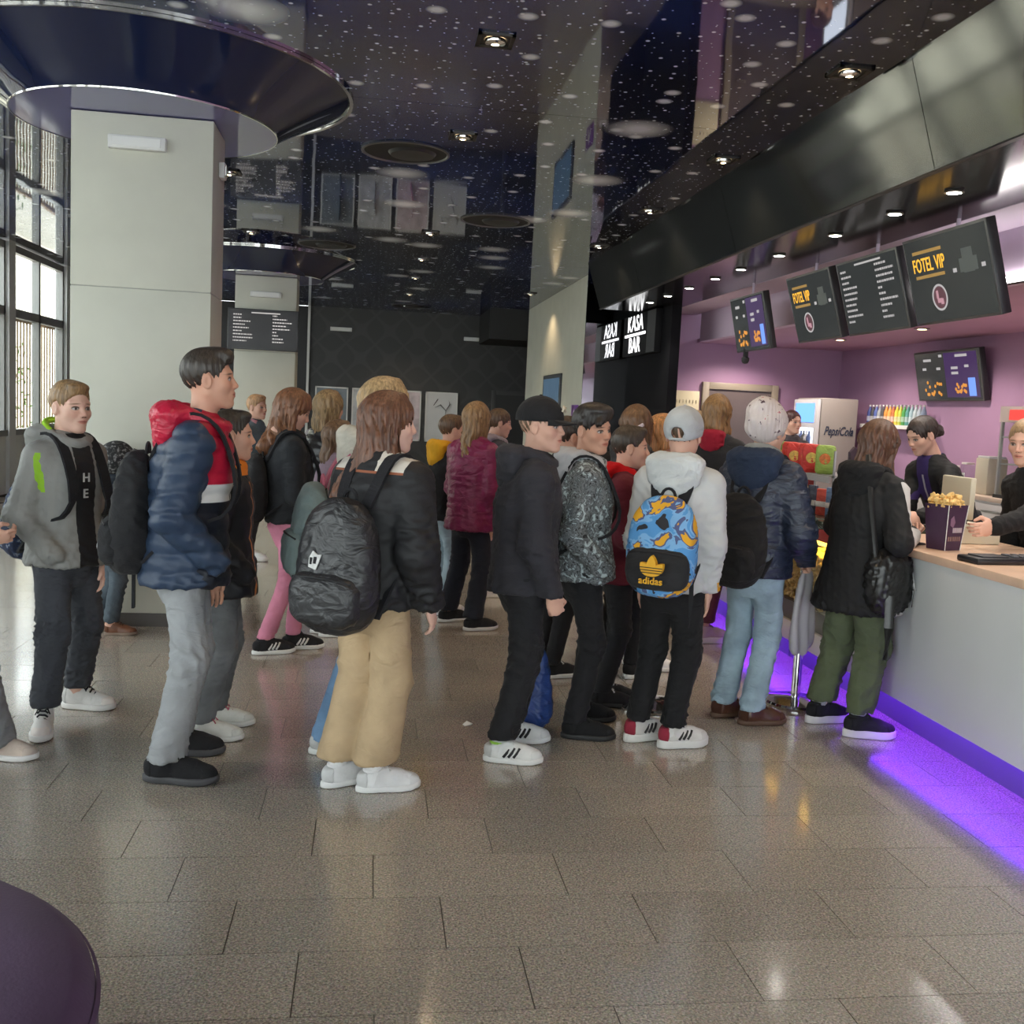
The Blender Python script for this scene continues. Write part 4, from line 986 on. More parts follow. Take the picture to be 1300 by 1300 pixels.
bx('ceiling_bar', (SX3 + .05, YR, BZ + .002), (BX, BY, BZ + .05), M('mauve_ceiling_paint', (.46, .28, .40), .6, var=(2, .04)), kind='structure')
for i, y in enumerate((3.3, 4.15, 5.01, 5.81, 6.51, 7.39, 8.46, 9.37, 10.1, 10.96, 11.78, 12.56)):
    t_ = thing('soffit_spot', 'small round spotlight under the black soffit, %s from the near end' % ('nearest', 'second', 'third', 'fourth', 'fifth', 'sixth', 'seventh', 'eighth', 'ninth', 'tenth', 'eleventh', 'farthest')[i], 'spotlight', (3.26, y * .96, SZ1), 0, 'spotlights under the soffit')
    B().lathe([(.03, .0), (.052, -.002), (.056, -.012), (.04, -.014)], seg=20).build('ring', ALU, t_, True); B().lathe([(.001, -.012), (.046, -.012)], seg=20).build('lens', COOL, t_, True)
    spot(t_, (0, 0, -.04), 26, (1, .93, .84), 95)
for i, (x, y) in enumerate(((5.4, 11.4), (5.4, 9.6), (4.75, 12.5), (5.4, 7.4), (5.4, 5.2))):
    t_ = thing('bar_downlight', 'recessed downlight in the mauve bar ceiling, %s' % ('beside the fridge', 'above the wall screen', 'above the bar door', 'over the back counter', 'nearest to the viewer')[i], 'downlight', (x, y, BZ), 0, 'downlights in the bar ceiling')
    B().lathe([(.04, 0), (.075, -.001), (.078, -.010), (.05, -.012)], seg=20).build('ring', ALU, t_, True); B().lathe([(.001, -.008), (.05, -.008)], seg=20).build('lens', WARM, t_, True); spot(t_, (0, 0, -.03), 50, (1, .86, .76), 150)
t_ = thing('tube_light', 'bright white tube light on the bar bulkhead at right', 'tube light', (4.245, 6.35, 2.51)); bx('housing', (-.05, -.45, -.01), (0, .45, .05), WHITE, t_, .006); bx('tube', (-.075, -.42, .0), (-.048, .42, .036), E('tube_glow', (1, .96, .92), 14), t_, .008)

# ---------------------------------------------------------------- illuminated sign, screens
RX = (math.radians(90), 0, math.radians(-90))      # flat things that face -x
GLW = E('sign_white', (1, 1, 1), 1.5)
sg = thing('illuminated_sign', 'black lightbox with white KASA BAR lettering', 'sign', (XK - .001, 13.4, 2.31))
bx('lightbox', (-.09, -.80, 0), (0, .85, .55), M('sign_black', (.012, .012, .014), .7, spec=.1), sg, .005); bx('side_plate', (-.094, -.80, .01), (-.088, -.42, .54), M('sign_grey', (.06, .06, .065), .6, spec=.2), sg)
text('lettering', 'KASA', .30, GLW, sg, (-.093, .20, .42), RX, sx=1.12, bold=.0); bx('bar', (-.096, -.34, .262), (-.09, .74, .296), GLW, sg); text('lettering', 'BAR', .30, GLW, sg, (-.093, .20, .13), RX, sx=1.12, bold=.0)
def tv(label, y0, y1, z0, z1, x, tilt, grp=None):
    """flat screen facing -x, leaning forward; local frame: x right as seen, y up"""
    t_ = thing('menu_screen', label, 'screen', (x, (y0 + y1) / 2, (z0 + z1) / 2), 0, grp, rot=(math.radians(90), 0, math.radians(-90)))
    w, h = abs(y1 - y0) / 2, (z1 - z0) / 2 / math.cos(tilt)
    t_.rotation_mode = 'XYZ'
    t_.matrix_world = Matrix.Translation((x, (y0 + y1) / 2, (z0 + z1) / 2)) @ Matrix.Rotation(math.radians(-90), 4, 'Z') @ Matrix.Rotation(math.radians(90) + tilt, 4, 'X')
    bx('casing', (-w, -h, -.07), (w, h, -.006), M('screen_casing', (.02, .02, .022), .35), t_, .006); bx('bezel', (-w, -h, -.006), (w, h, 0), M('grey_bezel', (.10, .10, .10), .35, metal=.4), t_, .002)
    bx('display', (-w + .018, -h + .018, 0), (w - .018, h - .018, .002), M('dark_display', (.012, .013, .013), .12, emit=(.018, .02, .02), es=1), t_)
    return t_, w, h
YEL = E('menu_yellow', (.85, .42, .03), .8); PAL = E('menu_pale', (.65, .62, .62), .42); VIO = E('menu_violet', (.06, .025, .12), .45); ORG = E('menu_orange', (.75, .30, .04), .6); PKR = E('menu_rose', (.42, .22, .26), .7); BLU = E('screen_blue', (.14, .28, .75), .8)
def vip(t_, w, h):
    o = text('lettering', 'FOTEL VIP', .30 * h, YEL, t_, (-.42 * w, .35 * h, .003), (0, 0, 0), depth=.001); o.scale = (.95 * w / h * .62, 1.45, 1)
    for z, k in ((.66, .36), (.10, .36)): bx('caption_line', (-.42 * w - k * w, z * h - .012, .002), (-.42 * w + k * w, z * h + .010, .0035), M('caption', (.2, .12, .04), .5, emit=(.5, .3, .08), es=.3), t_)
    B().lathe([(.30 * h, 0), (.30 * h, .002), (.255 * h, .002), (.255 * h, 0)], (-.28 * w, -.42 * h, .002), 40).build('emblem_ring', PAL, t_); B().lathe([(.001, .001), (.25 * h, .001)], (-.28 * w, -.42 * h, .002), 32).build('emblem_disc', M('emblem_plum', (.05, .02, .03), .5, emit=(.10, .045, .055), es=.5), t_)
    b = B(); cx, cy = -.28 * w, -.42 * h
    b.box((cx - .12 * h, cy - .02 * h, .003), (cx - .04 * h, cy + .16 * h, .005)); b.box((cx - .10 * h, cy - .12 * h, .003), (cx + .08 * h, cy - .02 * h, .005)); b.box((cx + .02 * h, cy - .16 * h, .003), (cx + .13 * h, cy - .03 * h, .005)); b.build('seat_pictogram', PKR, t_)
    b = B(); b.box((.38 * w, .0, .002), (.62 * w, .52 * h, .0035)); b.box((.30 * w, .02 * h, .002), (.40 * w, .32 * h, .0036)); b.box((.60 * w, .02 * h, .002), (.70 * w, .32 * h, .0036)); b.build('armchair_picture', M('picture_grey', (.05, .06, .06), .4, emit=(.05, .055, .05), es=.6), t_)
    for k in (-1, 1): bx('picture_spark', (.5 * w + k * .32 * w - .02, .05 * h, .002), (.5 * w + k * .32 * w + .02, .14 * h, .004), PAL, t_)
def table(t_, w, h, n=9, m=PAL, seed=1):
    rs = random.Random(seed); bx('heading_line', (-.35 * w, .82 * h, .002), (.5 * w, .87 * h, .004), m, t_)
    for k in range(n):
        y = .70 * h - k * 1.5 * h / n
        for a, lo_, hi_, sp in ((-.88, .12, .62, .05), (.28, .10, .6, .05)):
            b = B(); x = a * w; end = a * w + rs.uniform(lo_, hi_) * w
            while x < end: q = rs.uniform(.02, .07) * w; b.box((x, y, .002), (min(x + q, end), y + .055 * h, .0035)); x += q + .018 * w
            b.build('text_row', m, t_)
def snack(t_, w, h):
    bx('violet_panel', (-.05 * w, -.85 * h, .002), (.92 * w, .9 * h, .003), VIO, t_)
    for cx, k in ((-.45, 1.0), (.40, .6)):
        b = B(); rs = random.Random(4)
        for q in range(16): x, y, r = cx * w + rs.uniform(-.3, .3) * w * k, -.5 * h + rs.uniform(-.28, .3) * h * k, .07 * h; b.lathe([(.001, .004), (r, .003)], (x, y, .003 + .0002 * q), 10)
        b.build('snack_picture', ORG, t_)
    bx('cup_picture', (.62 * w, -.8 * h, .003), (.82 * w, -.1 * h, .005), BLU, t_)
    for x, y, q in ((-.75, .25, .12), (-.3, .25, .12), (.15, .25, .2), (.55, .3, .12), (.15, .05, .2), (-.2, .75, .1), (.3, .72, .35), (-.7, .6, .25)): bx('price_text', (x * w, y * h, .003), ((x + q) * w, (y + .1) * h, .0045), PAL, t_)
TX = 3.70
def tvy(y): return y * TX / 3.3
g_ = 'menu screens above the counter'
t_, w, h = tv('menu screen with snack pictures at the far left of the row', tvy(8.40), tvy(9.2), 2.20, 2.74, TX, .22, g_); snack(t_, w, h); TV0 = t_
t_, w, h = tv('smaller menu screen reading FOTEL VIP left of the price table', tvy(7.10), tvy(7.86), 2.215, 2.775, TX, .29, g_); vip(t_, w, h)
t_, w, h = tv('menu screen with a table of prices between two others', tvy(6.14), tvy(6.98), 2.215, 2.775, TX, .29, g_); table(t_, w, h, 10)
t_, w, h = tv('largest menu screen reading FOTEL VIP at right', tvy(5.19), tvy(6.06), 2.22, 2.79, TX, .29, g_); vip(t_, w, h)
t_, w, h = tv('small screen with snack pictures on the purple side wall', 9.72, 10.98, 1.82, 2.36, BX - .14, .22); snack(t_, w, h)
for i, y in enumerate((tvy(8.8), tvy(7.5), tvy(6.55), tvy(5.6))):
    b = B().tube([(TX + .02, y, 2.60), (TX + .02, y, SZ1)], .014, 10); o = b.build('screen_bracket', LILAC, smooth=True); tag(o, 'thin lilac hanging rod of the %s menu screen' % ('snack', 'smaller armchair', 'price table', 'largest')[i], 'bracket', 'screen brackets')
t_ = thing('security_camera', 'small black dome camera under the snack menu screen', 'camera', (TX + .07, tvy(9.0), 2.12)); B().lathe([(.001, -.04), (.025, -.034), (.038, -.012), (.04, .02), (.001, .05)], seg=20).build('dome', BMAT, t_, True); bx('mount', (-.02, -.02, .03), (.02, .02, .16), BMAT, t_)
t_, w, h = tv('screen on the white wall beyond the queue', 15.95, 17.6, 1.2, 2.11, XW - .03, 0); bx('picture', (-w * .9, -h * .85, .002), (w * .9, h * .85, .004), M('blue_grey_picture', (.04, .07, .10), .3, emit=(.05, .09, .14), es=.6, var=(3, .4)), t_)
# price board on the far pillar (faces -y)
t_ = thing('price_board', 'dark price board hung on the far pillar', 'board', (-1.55, 14.60, 2.43), rot=(math.radians(88), 0, 0)); bx('casing', (-.48, -.28, -.05), (.48, .28, 0), M('board_casing', (.05, .05, .055), .4), t_, .005); bx('display', (-.465, -.265, 0), (.465, .265, .002), M('board_display', (.025, .022, .026), .3), t_); table(t_, .46, .27, 9, E('board_text', (.8, .75, .72), .5), 3)
# sign and posters
t_ = thing('wall_sign', 'small purple square sign with a white arrow on the white wall', 'sign', (XW - .003, 14.75, 1.45), rot=RX); bx('plate', (-.24, -.16, 0), (.24, .16, .012), M('violet_plate', (.20, .07, .33), .4), t_, .004)
B().poly([(-.02, .12, .013), (.09, -.10, .013), (.045, -.10, .013), (-.02, .03, .013), (-.085, -.10, .013), (-.13, -.10, .013)][::-1], (0, 0, .003)).build('arrow', WHITE, t_)
for i, (x, cfg) in enumerate(((-1.22, 0), (-.45, 1), (.33, 2), (1.11, 3))):
    t_ = thing('poster', ('framed poster of a blue grey head on the dark back wall', 'framed pale poster second from the left on the back wall', 'framed pink and white poster third from the left on the back wall', 'framed white poster with black brush drawing on the back wall')[i], 'poster', (x + .345, YB - .002, .72), 0, 'posters on the back wall')
    b = B()
    for lo, hi in (((-.345, -.03, 0), (-.315, 0, 1.07)), ((.315, -.03, 0), (.345, 0, 1.07)), ((-.345, -.03, 0), (.345, 0, .03)), ((-.345, -.03, 1.04), (.345, 0, 1.07))): b.box(lo, hi)
    b.build('frame', WHITE, t_); col = ((.20, .23, .26), (.55, .56, .58), (.62, .52, .55), (.66, .66, .66))[i]
    bx('print', (-.32, -.016, .02), (.32, -.004, 1.05), M('poster_print_%d' % i, col, .3, var=(5, .25 if i < 3 else .02)), t_)
    b = B()
    if i == 3:
        b.tube([(-.17, -.02, .78), (-.08, -.02, .92)], [.006, .008], 6); b.tube([(-.14, -.02, .74), (-.02, -.02, .80), (.10, -.02, .68), (.08, -.02, .50), (.02, -.02, .30)], [.012, .05, .03, .04, .012], 8, .2); b.tube([(.10, -.02, .68), (.18, -.02, .82), (.15, -.02, .90)], [.015, .04, .01], 8, .2)
    elif i == 0: b.tube([(.05, -.02, .05), (.06, -.02, .5), (.05, -.02, .85), (.04, -.02, .95)], [.24, .20, .17, .05], 14, .1)
    elif i == 1: b.tube([(0, -.02, .1), (0, -.02, .6), (.02, -.02, .8)], [.1, .16, .05], 10, .1)
    else: b.tube([(-.05, -.02, .1), (.02, -.02, .5), (0, -.02, .8)], [.2, .12, .1], 10, .1)
    b.build('drawing', M('poster_ink_%d' % i, ((.06, .10, .14), (.22, .2, .2), (.35, .12, .2), (.02, .02, .02))[i], .4), t_)
def door(nm, x0, x1, y, z1, fmat, lmat, handle=True):
    r = bpy.data.objects.new(nm, None); COL.objects.link(r); r['kind'] = 'structure'
    bx('frame', (x0 - .09, y - .06, 0), (x0, y + .02, z1 + .09), fmat, r, .004); bx('frame', (x1, y - .06, 0), (x1 + .09, y + .02, z1 + .09), fmat, r, .004); bx('frame', (x0, y - .06, z1), (x1, y + .02, z1 + .09), fmat, r, .004)
    l = bx('leaf', (x0, y - .03, .01), (x1, y - .005, z1), lmat, r)
    if handle: B().tube([(x0 + .08, y - .035, 1.05), (x0 + .08, y - .085, 1.05), (x0 + .20, y - .085, 1.05)], .010, 8).build('handle', CHROME, l, True)
door('door_1', 4.44, 5.32, BY, 1.90, M('beige_door_frame', (.28, .24, .18), .45), M('brown_grey_door', (.11, .085, .08), .5, var=(3, .1)))
door('door_2', 2.62, 3.3, YB, 1.80, M('dark_grey_frame', (.07, .07, .07), .5), M('dark_grey_door', (.045, .045, .045), .5))
t_ = thing('notice_board', 'cream notice board on the purple wall left of the bar door', 'board', (4.12, BY - .002, 1.3)); bx('panel', (-.20, -.025, 0), (.20, 0, .56), M('cream_board', (.66, .60, .40), .6), t_, .004)
for k in range(8): bx('hook', (-.16 + k * .045, -.035, .40), (-.15 + k * .045, -.02, .44), M('cream_hook', (.5, .45, .3), .5), t_)
# ---------------------------------------------------------------- bar counter
LED = E('violet_led', (.24, .03, 1.0), 28)
def counter(label, y0, y1, pmat, split=1):
    c = thing('bar_counter', label, 'counter', (CX, (y0 + y1) / 2, 0), 0, 'bar counter units'); h = (y1 - y0) / 2
    n = split
    for k in range(n): bx('front_panel', (0, -h + 2 * h * k / n + .002, CB), (.03, -h + 2 * h * (k + 1) / n - .002, CT - .04), pmat, c, .004)
    bx('toe_kick', (.17, -h, 0), (.20, h, CB + .2), M('violet_toe_board', (.13, .09, .24), .5), c); bx('light_strip', (.115, -h, CB + .085), (.150, h, CB + .11), LED, c); bx('strip_carrier', (.03, -h, CB + .11), (.19, h, CB + .13), ALU, c)
    bx('back_panel', (.60, -h, 0), (.63, h, CT - .04), pmat, c)
    return c
c_ = counter('long white bar counter unit in front of the cashier', .9, 5.06, CPANEL, 1); 
o = B().box((CX - .03, .9, CT - .04), (CX + .68, 5.07, CT), .008).build('worktop', WOODT, smooth=True); tag(o, 'pale wooden worktop on the white bar counter', 'worktop')
counter('grey bar counter unit beyond the popcorn display', 6.12, 8.9, M('grey_lilac_laminate', (.46, .44, .49), .4, var=(2, .04)), 3)
o = B().box((CX - .03, 6.12, CT - .04), (CX + .68, 8.92, CT), .008).build('worktop', WOODT, smooth=True); tag(o, 'pale wooden worktop under the snack rack', 'worktop')
pc = thing('popcorn_display', 'popcorn display cabinet with glass front and red band in the counter', 'cabinet', (CX, 5.59, 0))
hh = .515
bx('kick', (.17, -hh, 0), (.2, hh, CB), M('violet_toe_board', (.13, .09, .24), .5), pc); bx('light_strip', (.115, -hh, CB + .085), (.150, hh, CB + .11), LED, pc)
bx('base_band', (-.02, -hh, CB), (.03, hh, CB + .12), WHITE, pc, .004); bx('lower_panel', (0, -hh, CB + .12), (.03, hh, .43), M('grey_steel_panel', (.20, .20, .21), .35, metal=.5), pc, .003)
bx('glass_front', (0, -hh, .43), (.008, hh, .84), glass_mat('cabinet_glass', (.96, .95, .90)), pc); bx('back', (.55, -hh, .43), (.57, hh, .86), M('cabinet_yellow', (.75, .48, .05), .5), pc); bx('shelf', (.01, -hh, .42), (.55, hh, .435), ALU, pc)
for s in (-1, 1): bx('side_post', (-.004, s * hh - .02, .43), (.03, s * hh + .02, .86), ALU, pc)
bx('red_band', (-.015, -hh, .84), (.6, hh, .91), M('red_lacquer', (.42, .015, .02), .3), pc, .004); bx('dark_top', (-.02, -hh, .91), (.62, hh, .955), M('dark_green_glass_top', (.03, .045, .035), .08), pc, .004); bx('lamp', (.05, -hh + .04, .80), (.5, hh - .04, .825), E('yellow_heat_lamp', (1, .62, .08), 3.5), pc)
rs = random.Random(5)
def kernel_mesh(seed):
    V, Q = nets(lambda P: np.minimum.reduce([np.linalg.norm(P - np.array(c, np.float32), axis=1) - r for c, r in (((0, 0, 0), .010), ((.009, .003, .004), .007), ((-.006, .008, .002), .0075), ((.001, -.008, .006), .007), ((-.003, .001, .010), .0065))]), (-.02, -.02, -.02), (.02, .02, .02), .005)
    return V, Q
KV, KQ = kernel_mesh(1)
def popcorn(n, fn, rs, name, parent, mat):
    VV = []; QQ = []
    for k in range(n):
        p_ = fn(rs); R_ = np.array(Matrix.Rotation(rs.uniform(0, 6), 3, Vector((rs.gauss(0, 1), rs.gauss(0, 1), rs.gauss(0, 1))).normalized())) * rs.uniform(.8, 1.25)
        VV.append(KV @ R_.T + np.array(p_)); QQ.append(KQ + k * len(KV))
    return obj(name, mesh(name, np.concatenate(VV), np.concatenate(QQ)), mat, parent, kind='stuff')
POP = M('popcorn', (.72, .60, .32), .7, var=(60, .25))
popcorn(1100, lambda r: (.018 + .05 * r.random() ** 2 + .2 * (r.random() < .15), r.uniform(-hh + .03, hh - .03), .445 + r.random() * .30), rs, 'popcorn_heap', pc, POP)
bx('heap_core', (.05, -hh + .02, .436), (.5, hh - .02, .72), POP, pc)
# popcorn box on the counter
pb = thing('popcorn_box', 'dark purple popcorn box filled to the top on the counter', 'popcorn box', (2.70, 4.44, CT), .35)
V = []
for z, s in ((0, .052), (.215, .068)): V += [(-s, -s, z), (s, -s, z), (s, s, z), (-s, s, z)]
BOXM = M('aubergine_card', (.045, .018, .05), .5, var=(20, .1)); B().add(V, [(0, 1, 5, 4), (1, 2, 6, 5), (2, 3, 7, 6), (3, 0, 4, 7), (0, 3, 2, 1)]).build('carton', BOXM, pb)
b = B(); 
for s in (-1, 1): b.tube([(s * .068, -.069, .215), (s * .052, -.0535, 0)], .002, 5)
b.build('white_edge', WHITE, pb)
b = B(); b.poly([(-.040, -.0615, .12), (-.02, -.0612, .11), (-.010, -.0632, .135), (-.026, -.0655, .165), (-.044, -.0650, .15)][::-1], (0, -.002, 0)); b.build('leaf_mark', M('mauve_print', (.22, .12, .2), .5), pb)
b = B()
for k in range(5): b.box((-.018 + k * .013, -.0625, .085), (-.009 + k * .013, -.0595, .108))
b.build('pale_print', M('pale_print', (.45, .38, .42), .5), pb); b = B()
for k in range(6): b.box((-.044 + k * .015, -.0590, .045), (-.034 + k * .015, -.0565, .066))
b.build('dim_print', M('dim_print', (.22, .13, .12), .5), pb)
popcorn(150, lambda r: (r.uniform(-.06, .06), r.uniform(-.06, .06), .20 + r.random() * .035 + .03 * r.random() * (1 if r.random() < .4 else 0)), rs, 'popcorn', pb, M('buttered_popcorn', (.75, .50, .18), .6, var=(60, .25)))
# things around it
t_ = thing('card_terminal', 'flat black payment tray on the counter before the cashier', 'tray', (2.72, 4.02, CT), .1); bx('base', (-.17, -.07, 0), (.20, .07, .028), M('black_plastic', (.012, .012, .014), .4), t_, .008); bx('pad', (-.13, -.05, .028), (.0, .05, .034), M('tray_grey', (.04, .04, .045), .5), t_, .002)
for k in range(6): bx('key', (.03 + (k % 3) * .045, -.04 + (k // 3) * .05, .028), (.06 + (k % 3) * .045, -.01 + (k // 3) * .05, .036), M('key_grey', (.10, .10, .11), .5), t_, .002)
t_ = thing('cup_stack', 'clear plastic cups stacked beside the payment tray', 'cups', (3.0, 4.02, CT))
for k in range(4): B().lathe([(.032, k * .012), (.045, .10 + k * .012), (.047, .102 + k * .012)], seg=20).build('cup', glass_mat('clear_plastic', (.9, .92, .93)), t_, True)
t_ = thing('cash_register', 'cream cash register facing the bar worker', 'cash register', (3.02, 5.55 - .75, CT), 0); bx('body', (-.10, -.14, 0), (.12, .14, .09), M('cream_plastic', (.60, .55, .42), .5), t_, .008); bx('screen', (-.06, -.13, .12), (-.03, .13, .33), M('cream_plastic', (.60, .55, .42), .5), t_, .006); bx('stand', (-.05, -.03, .09), (.0, .03, .14), BMAT, t_)
t_ = thing('phone', 'black phone lying under the hand at the counter', 'phone', (2.63, 4.62, CT), .4); bx('case', (-.035, -.07, 0), (.035, .07, .009), M('black_plastic', (.012, .012, .014), .4), t_, .003); bx('glass', (-.032, -.066, .009), (.032, .066, .010), BLK, t_)
# standee
t_ = thing('counter_standee', 'purple cardboard standee with dark flared top on the dark counter top', 'standee', (2.72, 5.33, .955), .25); bx('panel', (-.07, -.02, 0), (.06, .01, .29), M('violet_card', (.16, .05, .20), .5, var=(15, .2)), t_)
b = B(); pts = [(-.12, 0, .27)]
for k in range(9): pts.append((-.12 + .24 * k / 8, 0, .40 + (.03 if k % 2 else 0)))
pts += [(.12, 0, .27)]; b.poly([(x, -.03, z) for x, _, z in pts][::-1], (0, .02, 0)).build('flared_top', M('dark_plum_card', (.05, .03, .045), .6, var=(20, .3)), t_); bx('label', (-.06, -.034, .285), (.07, -.03, .33), M('rose_label', (.35, .15, .16), .5, var=(40, .4)), t_)
# snack rack with crisp packets
rk = thing('snack_rack', 'wire snack rack holding crisp packets on the counter', 'rack', (2.95, 6.35, CT), 0)
for z in (.02, .055, .235): bx('shelf', (-.13, -.45, z), (.15, .42, z + .012), ALU, rk)
for x in (-.13, .14):
    for y in (-.45, .41): bx('post', (x, y, 0), (x + .012, y + .012, .40), ALU, rk)
bx('price_rail', (-.145, -.42, .200), (-.13, -.02, .240), M('grey_rail', (.45, .46, .48), .4), rk); bx('price_rail', (-.145, -.30, .03), (-.13, .40, .06), M('grey_rail', (.45, .46, .48), .4), rk)
def bag_f(P): return (np.abs(P[:, 0] / .020) ** 2 / np.maximum(1 - np.abs(P[:, 2] / .115) ** 3, .06) + np.abs(P[:, 1] / .062) ** 4 + np.abs(P[:, 2] / .112) ** 10) ** .5 * .02 - .02
V, Q = nets(bag_f, (-.04, -.085, -.14), (.04, .085, .14), .009); V = V + vnorm(V, Q) * folds(V, 3, .05, .003, 1)[:, None]; BAGME = mesh('packet', V, Q); 
def crisp(label, loc, col, col2, rz=0, sc=1.0):
    t_ = thing('crisp_packet', label, 'crisp packet', loc, rz, 'crisp packets in the rack'); o = obj('pouch', BAGME, fab(col, 'shiny'), t_, (0, 0, .105 * sc)); o.scale = (1, 1, sc)
    b = B(); b.lathe([(.001, .0), (.035, 0)], (0, 0, 0), 14); o2 = b.build('print', M('pkt_%d%d%d' % tuple(int(c * 99) for c in col2), col2, .4, var=(50, .35)), t_); o2.matrix_local = Matrix.Translation((-.021, .0, .11 * sc)) @ Matrix.Rotation(math.radians(-90), 4, 'Y')
red, grn, yel, org = (.55, .03, .02), (.16, .30, .06), (.6, .42, .08), (.62, .16, .03)
for i, (c1, c2, nm) in enumerate(((grn, yel, 'green crisp packet at the far left of the upper shelf'), (red, org, 'red crisp packet second from left on the upper shelf'), (red, yel, 'red crisp packet with yellow print in the upper shelf middle'), (red, org, 'red crisp packet right of the upper shelf middle'), (red, yel, 'red crisp packet with yellow print near the right end of the upper shelf'), ((.30, .42, .08), org, 'yellow green crisp packet at the right end of the upper shelf'))):
    crisp(nm, (2.80 + .03 * (i % 2), 6.72 - i * .135, CT + .250), c1, c2, 1.0 + rnd.uniform(-.25, .25), .86)
for i, (c1, c2, nm) in enumerate(((grn, yel, 'green crisp packet at the left of the lower shelf'), (red, org, 'red crisp packet second on the lower shelf'), (org, red, 'orange crisp packet third on the lower shelf'), (red, yel, 'red crisp packet fourth on the lower shelf'))):
    crisp(nm, (2.83, 6.74 - i * .135, CT + .070), c1, c2, 1.0 + rnd.uniform(-.25, .25), .68)
t_ = thing('till_display', 'small tilted till display glowing blue beside the rack', 'display', (2.72, 6.25, CT), rot=(0, 0, 0)); bx('stand', (-.02, -.03, 0), (.02, .03, .10), BMAT, t_); o = bx('casing', (-.012, -.07, -.05), (.012, .07, .05), BMAT, t_, .004); o.location = (0, 0, .14); o.rotation_euler = (0, .5, 0); o2 = bx('glow', (-.016, -.06, -.04), (-.0125, .06, .04), BLU, t_); o2.location = (0, 0, .14); o2.rotation_euler = (0, .5, 0)
for i in range(5):
    t_ = thing('sweet_bar', 'upright sweet packet in the row by the standee, %s' % ('silver', 'black', 'red', 'blue', 'salmon')[i], 'sweets', (2.66 + .02 * i, 5.95 - .09 * i, .955 if 5.95 - .09 * i < 6.1 else CT), .3 * i, 'sweets by the standee'); c = ((.55, .55, .6), (.05, .06, .1), (.6, .08, .05), (.12, .2, .35), (.65, .2, .15))[i]
    bx('wrapper', (-.012, -.035, 0), (.012, .035, .16 + .015 * (i % 2)), fab(c, 'shiny'), t_, .006); bx('stripe', (-.0135, -.036, .05), (.0135, .036, .085), fab((.6, .6, .58), 'shiny'), t_, .004)
# drinks dispenser
fr = thing('drinks_fridge', 'tall grey drinks dispenser with a blue lit top panel and dark script', 'fridge', (5.75, 12.36, 0)); FG = M('warm_grey_enamel', (.27, .245, .225), .4)
bx('cabinet', (-.24, -.37, .02), (.24, .37, 1.83), FG, fr, .015); bx('door', (-.29, -.36, .06), (-.245, .36, 1.81), M('silver_door', (.5, .5, .52), .35), fr, .012)
bx('blue_panel', (-.296, -.28, 1.52), (-.289, .28, 1.76), E('fridge_blue', (.10, .26, 1.0), 1.6), fr); bx('lit_window', (-.296, -.28, .30), (-.289, .28, 1.45), E('fridge_white', (.78, .86, 1.0), 1.3), fr)
for k in range(6):
    B().lathe([(.001, 0), (.035, 0), (.036, .15), (.014, .20), (.014, .23), (.001, .23)], (-.30, -.20 + .08 * k, 1.18), 12).build('bottle', fab(((.05, .08, .2), (.4, .4, .42), (.06, .06, .06))[k % 3], 'shiny'), fr, True)
o = text('lettering', 'PepsiCola', .155, M('script_navy', (.02, .03, .06), .4), fr, (.0, -.375, 1.42), (math.radians(90), 0, 0), shear=.35, sx=.62)
# shelf of bottles on the side wall
sh_ = thing('wall_shelf', 'narrow white shelf with drinks on the purple side wall', 'shelf', (BX - .18, 11.4, 1.50)); bx('board', (-.02, -.72, 0), (.18, .72, .025), WHITE, sh_); bx('price_strip', (-.03, -.72, -.01), (-.02, .72, .035), WHITE, sh_); 
for y in (-.6, .6): bx('bracket', (0, y - .01, -.1), (.17, y + .01, 0), ALU, sh_)
bcol = [((.05, .07, .25), 'dark blue'), ((.05, .05, .06), 'black'), ((.08, .12, .35), 'blue'), ((.30, .32, .35), 'grey'), ((.06, .06, .07), 'charcoal'), ((.7, .28, .05), 'orange'), ((.72, .36, .08), 'pale orange'), ((.5, .16, .05), 'rust'), ((.75, .6, .06), 'yellow'), ((.55, .6, .08), 'lime'), ((.08, .35, .08), 'green'), ((.10, .32, .28), 'teal'), ((.35, .5, .55), 'pale blue'), ((.5, .58, .6), 'ice blue'), ((.45, .52, .58), 'silver blue'), ((.20, .26, .36), 'slate')]
for i, (c, nm) in enumerate(bcol):
    t_ = thing('bottle', '%s soft drink bottle on the wall shelf' % nm, 'bottle', (BX - .13, 12.03 - i * .084, 1.525), 0, 'soft drinks on the wall shelf')
    B().lathe([(.001, 0), (.031, .002), (.033, .02), (.033, .15), (.030, .17), (.013, .215), (.013, .23)], seg=14).build('glass', fab(c, 'shiny'), t_, True); B().lathe([(.034, .05), (.034, .11)], seg=14).build('label', fab(tuple(min(1, .35 + .6 * q) for q in c), 'shiny'), t_, True); B().lathe([(.015, .228), (.015, .25), (.001, .25)], seg=12).build('cap', fab((.5, .5, .5), 'shiny'), t_, True)
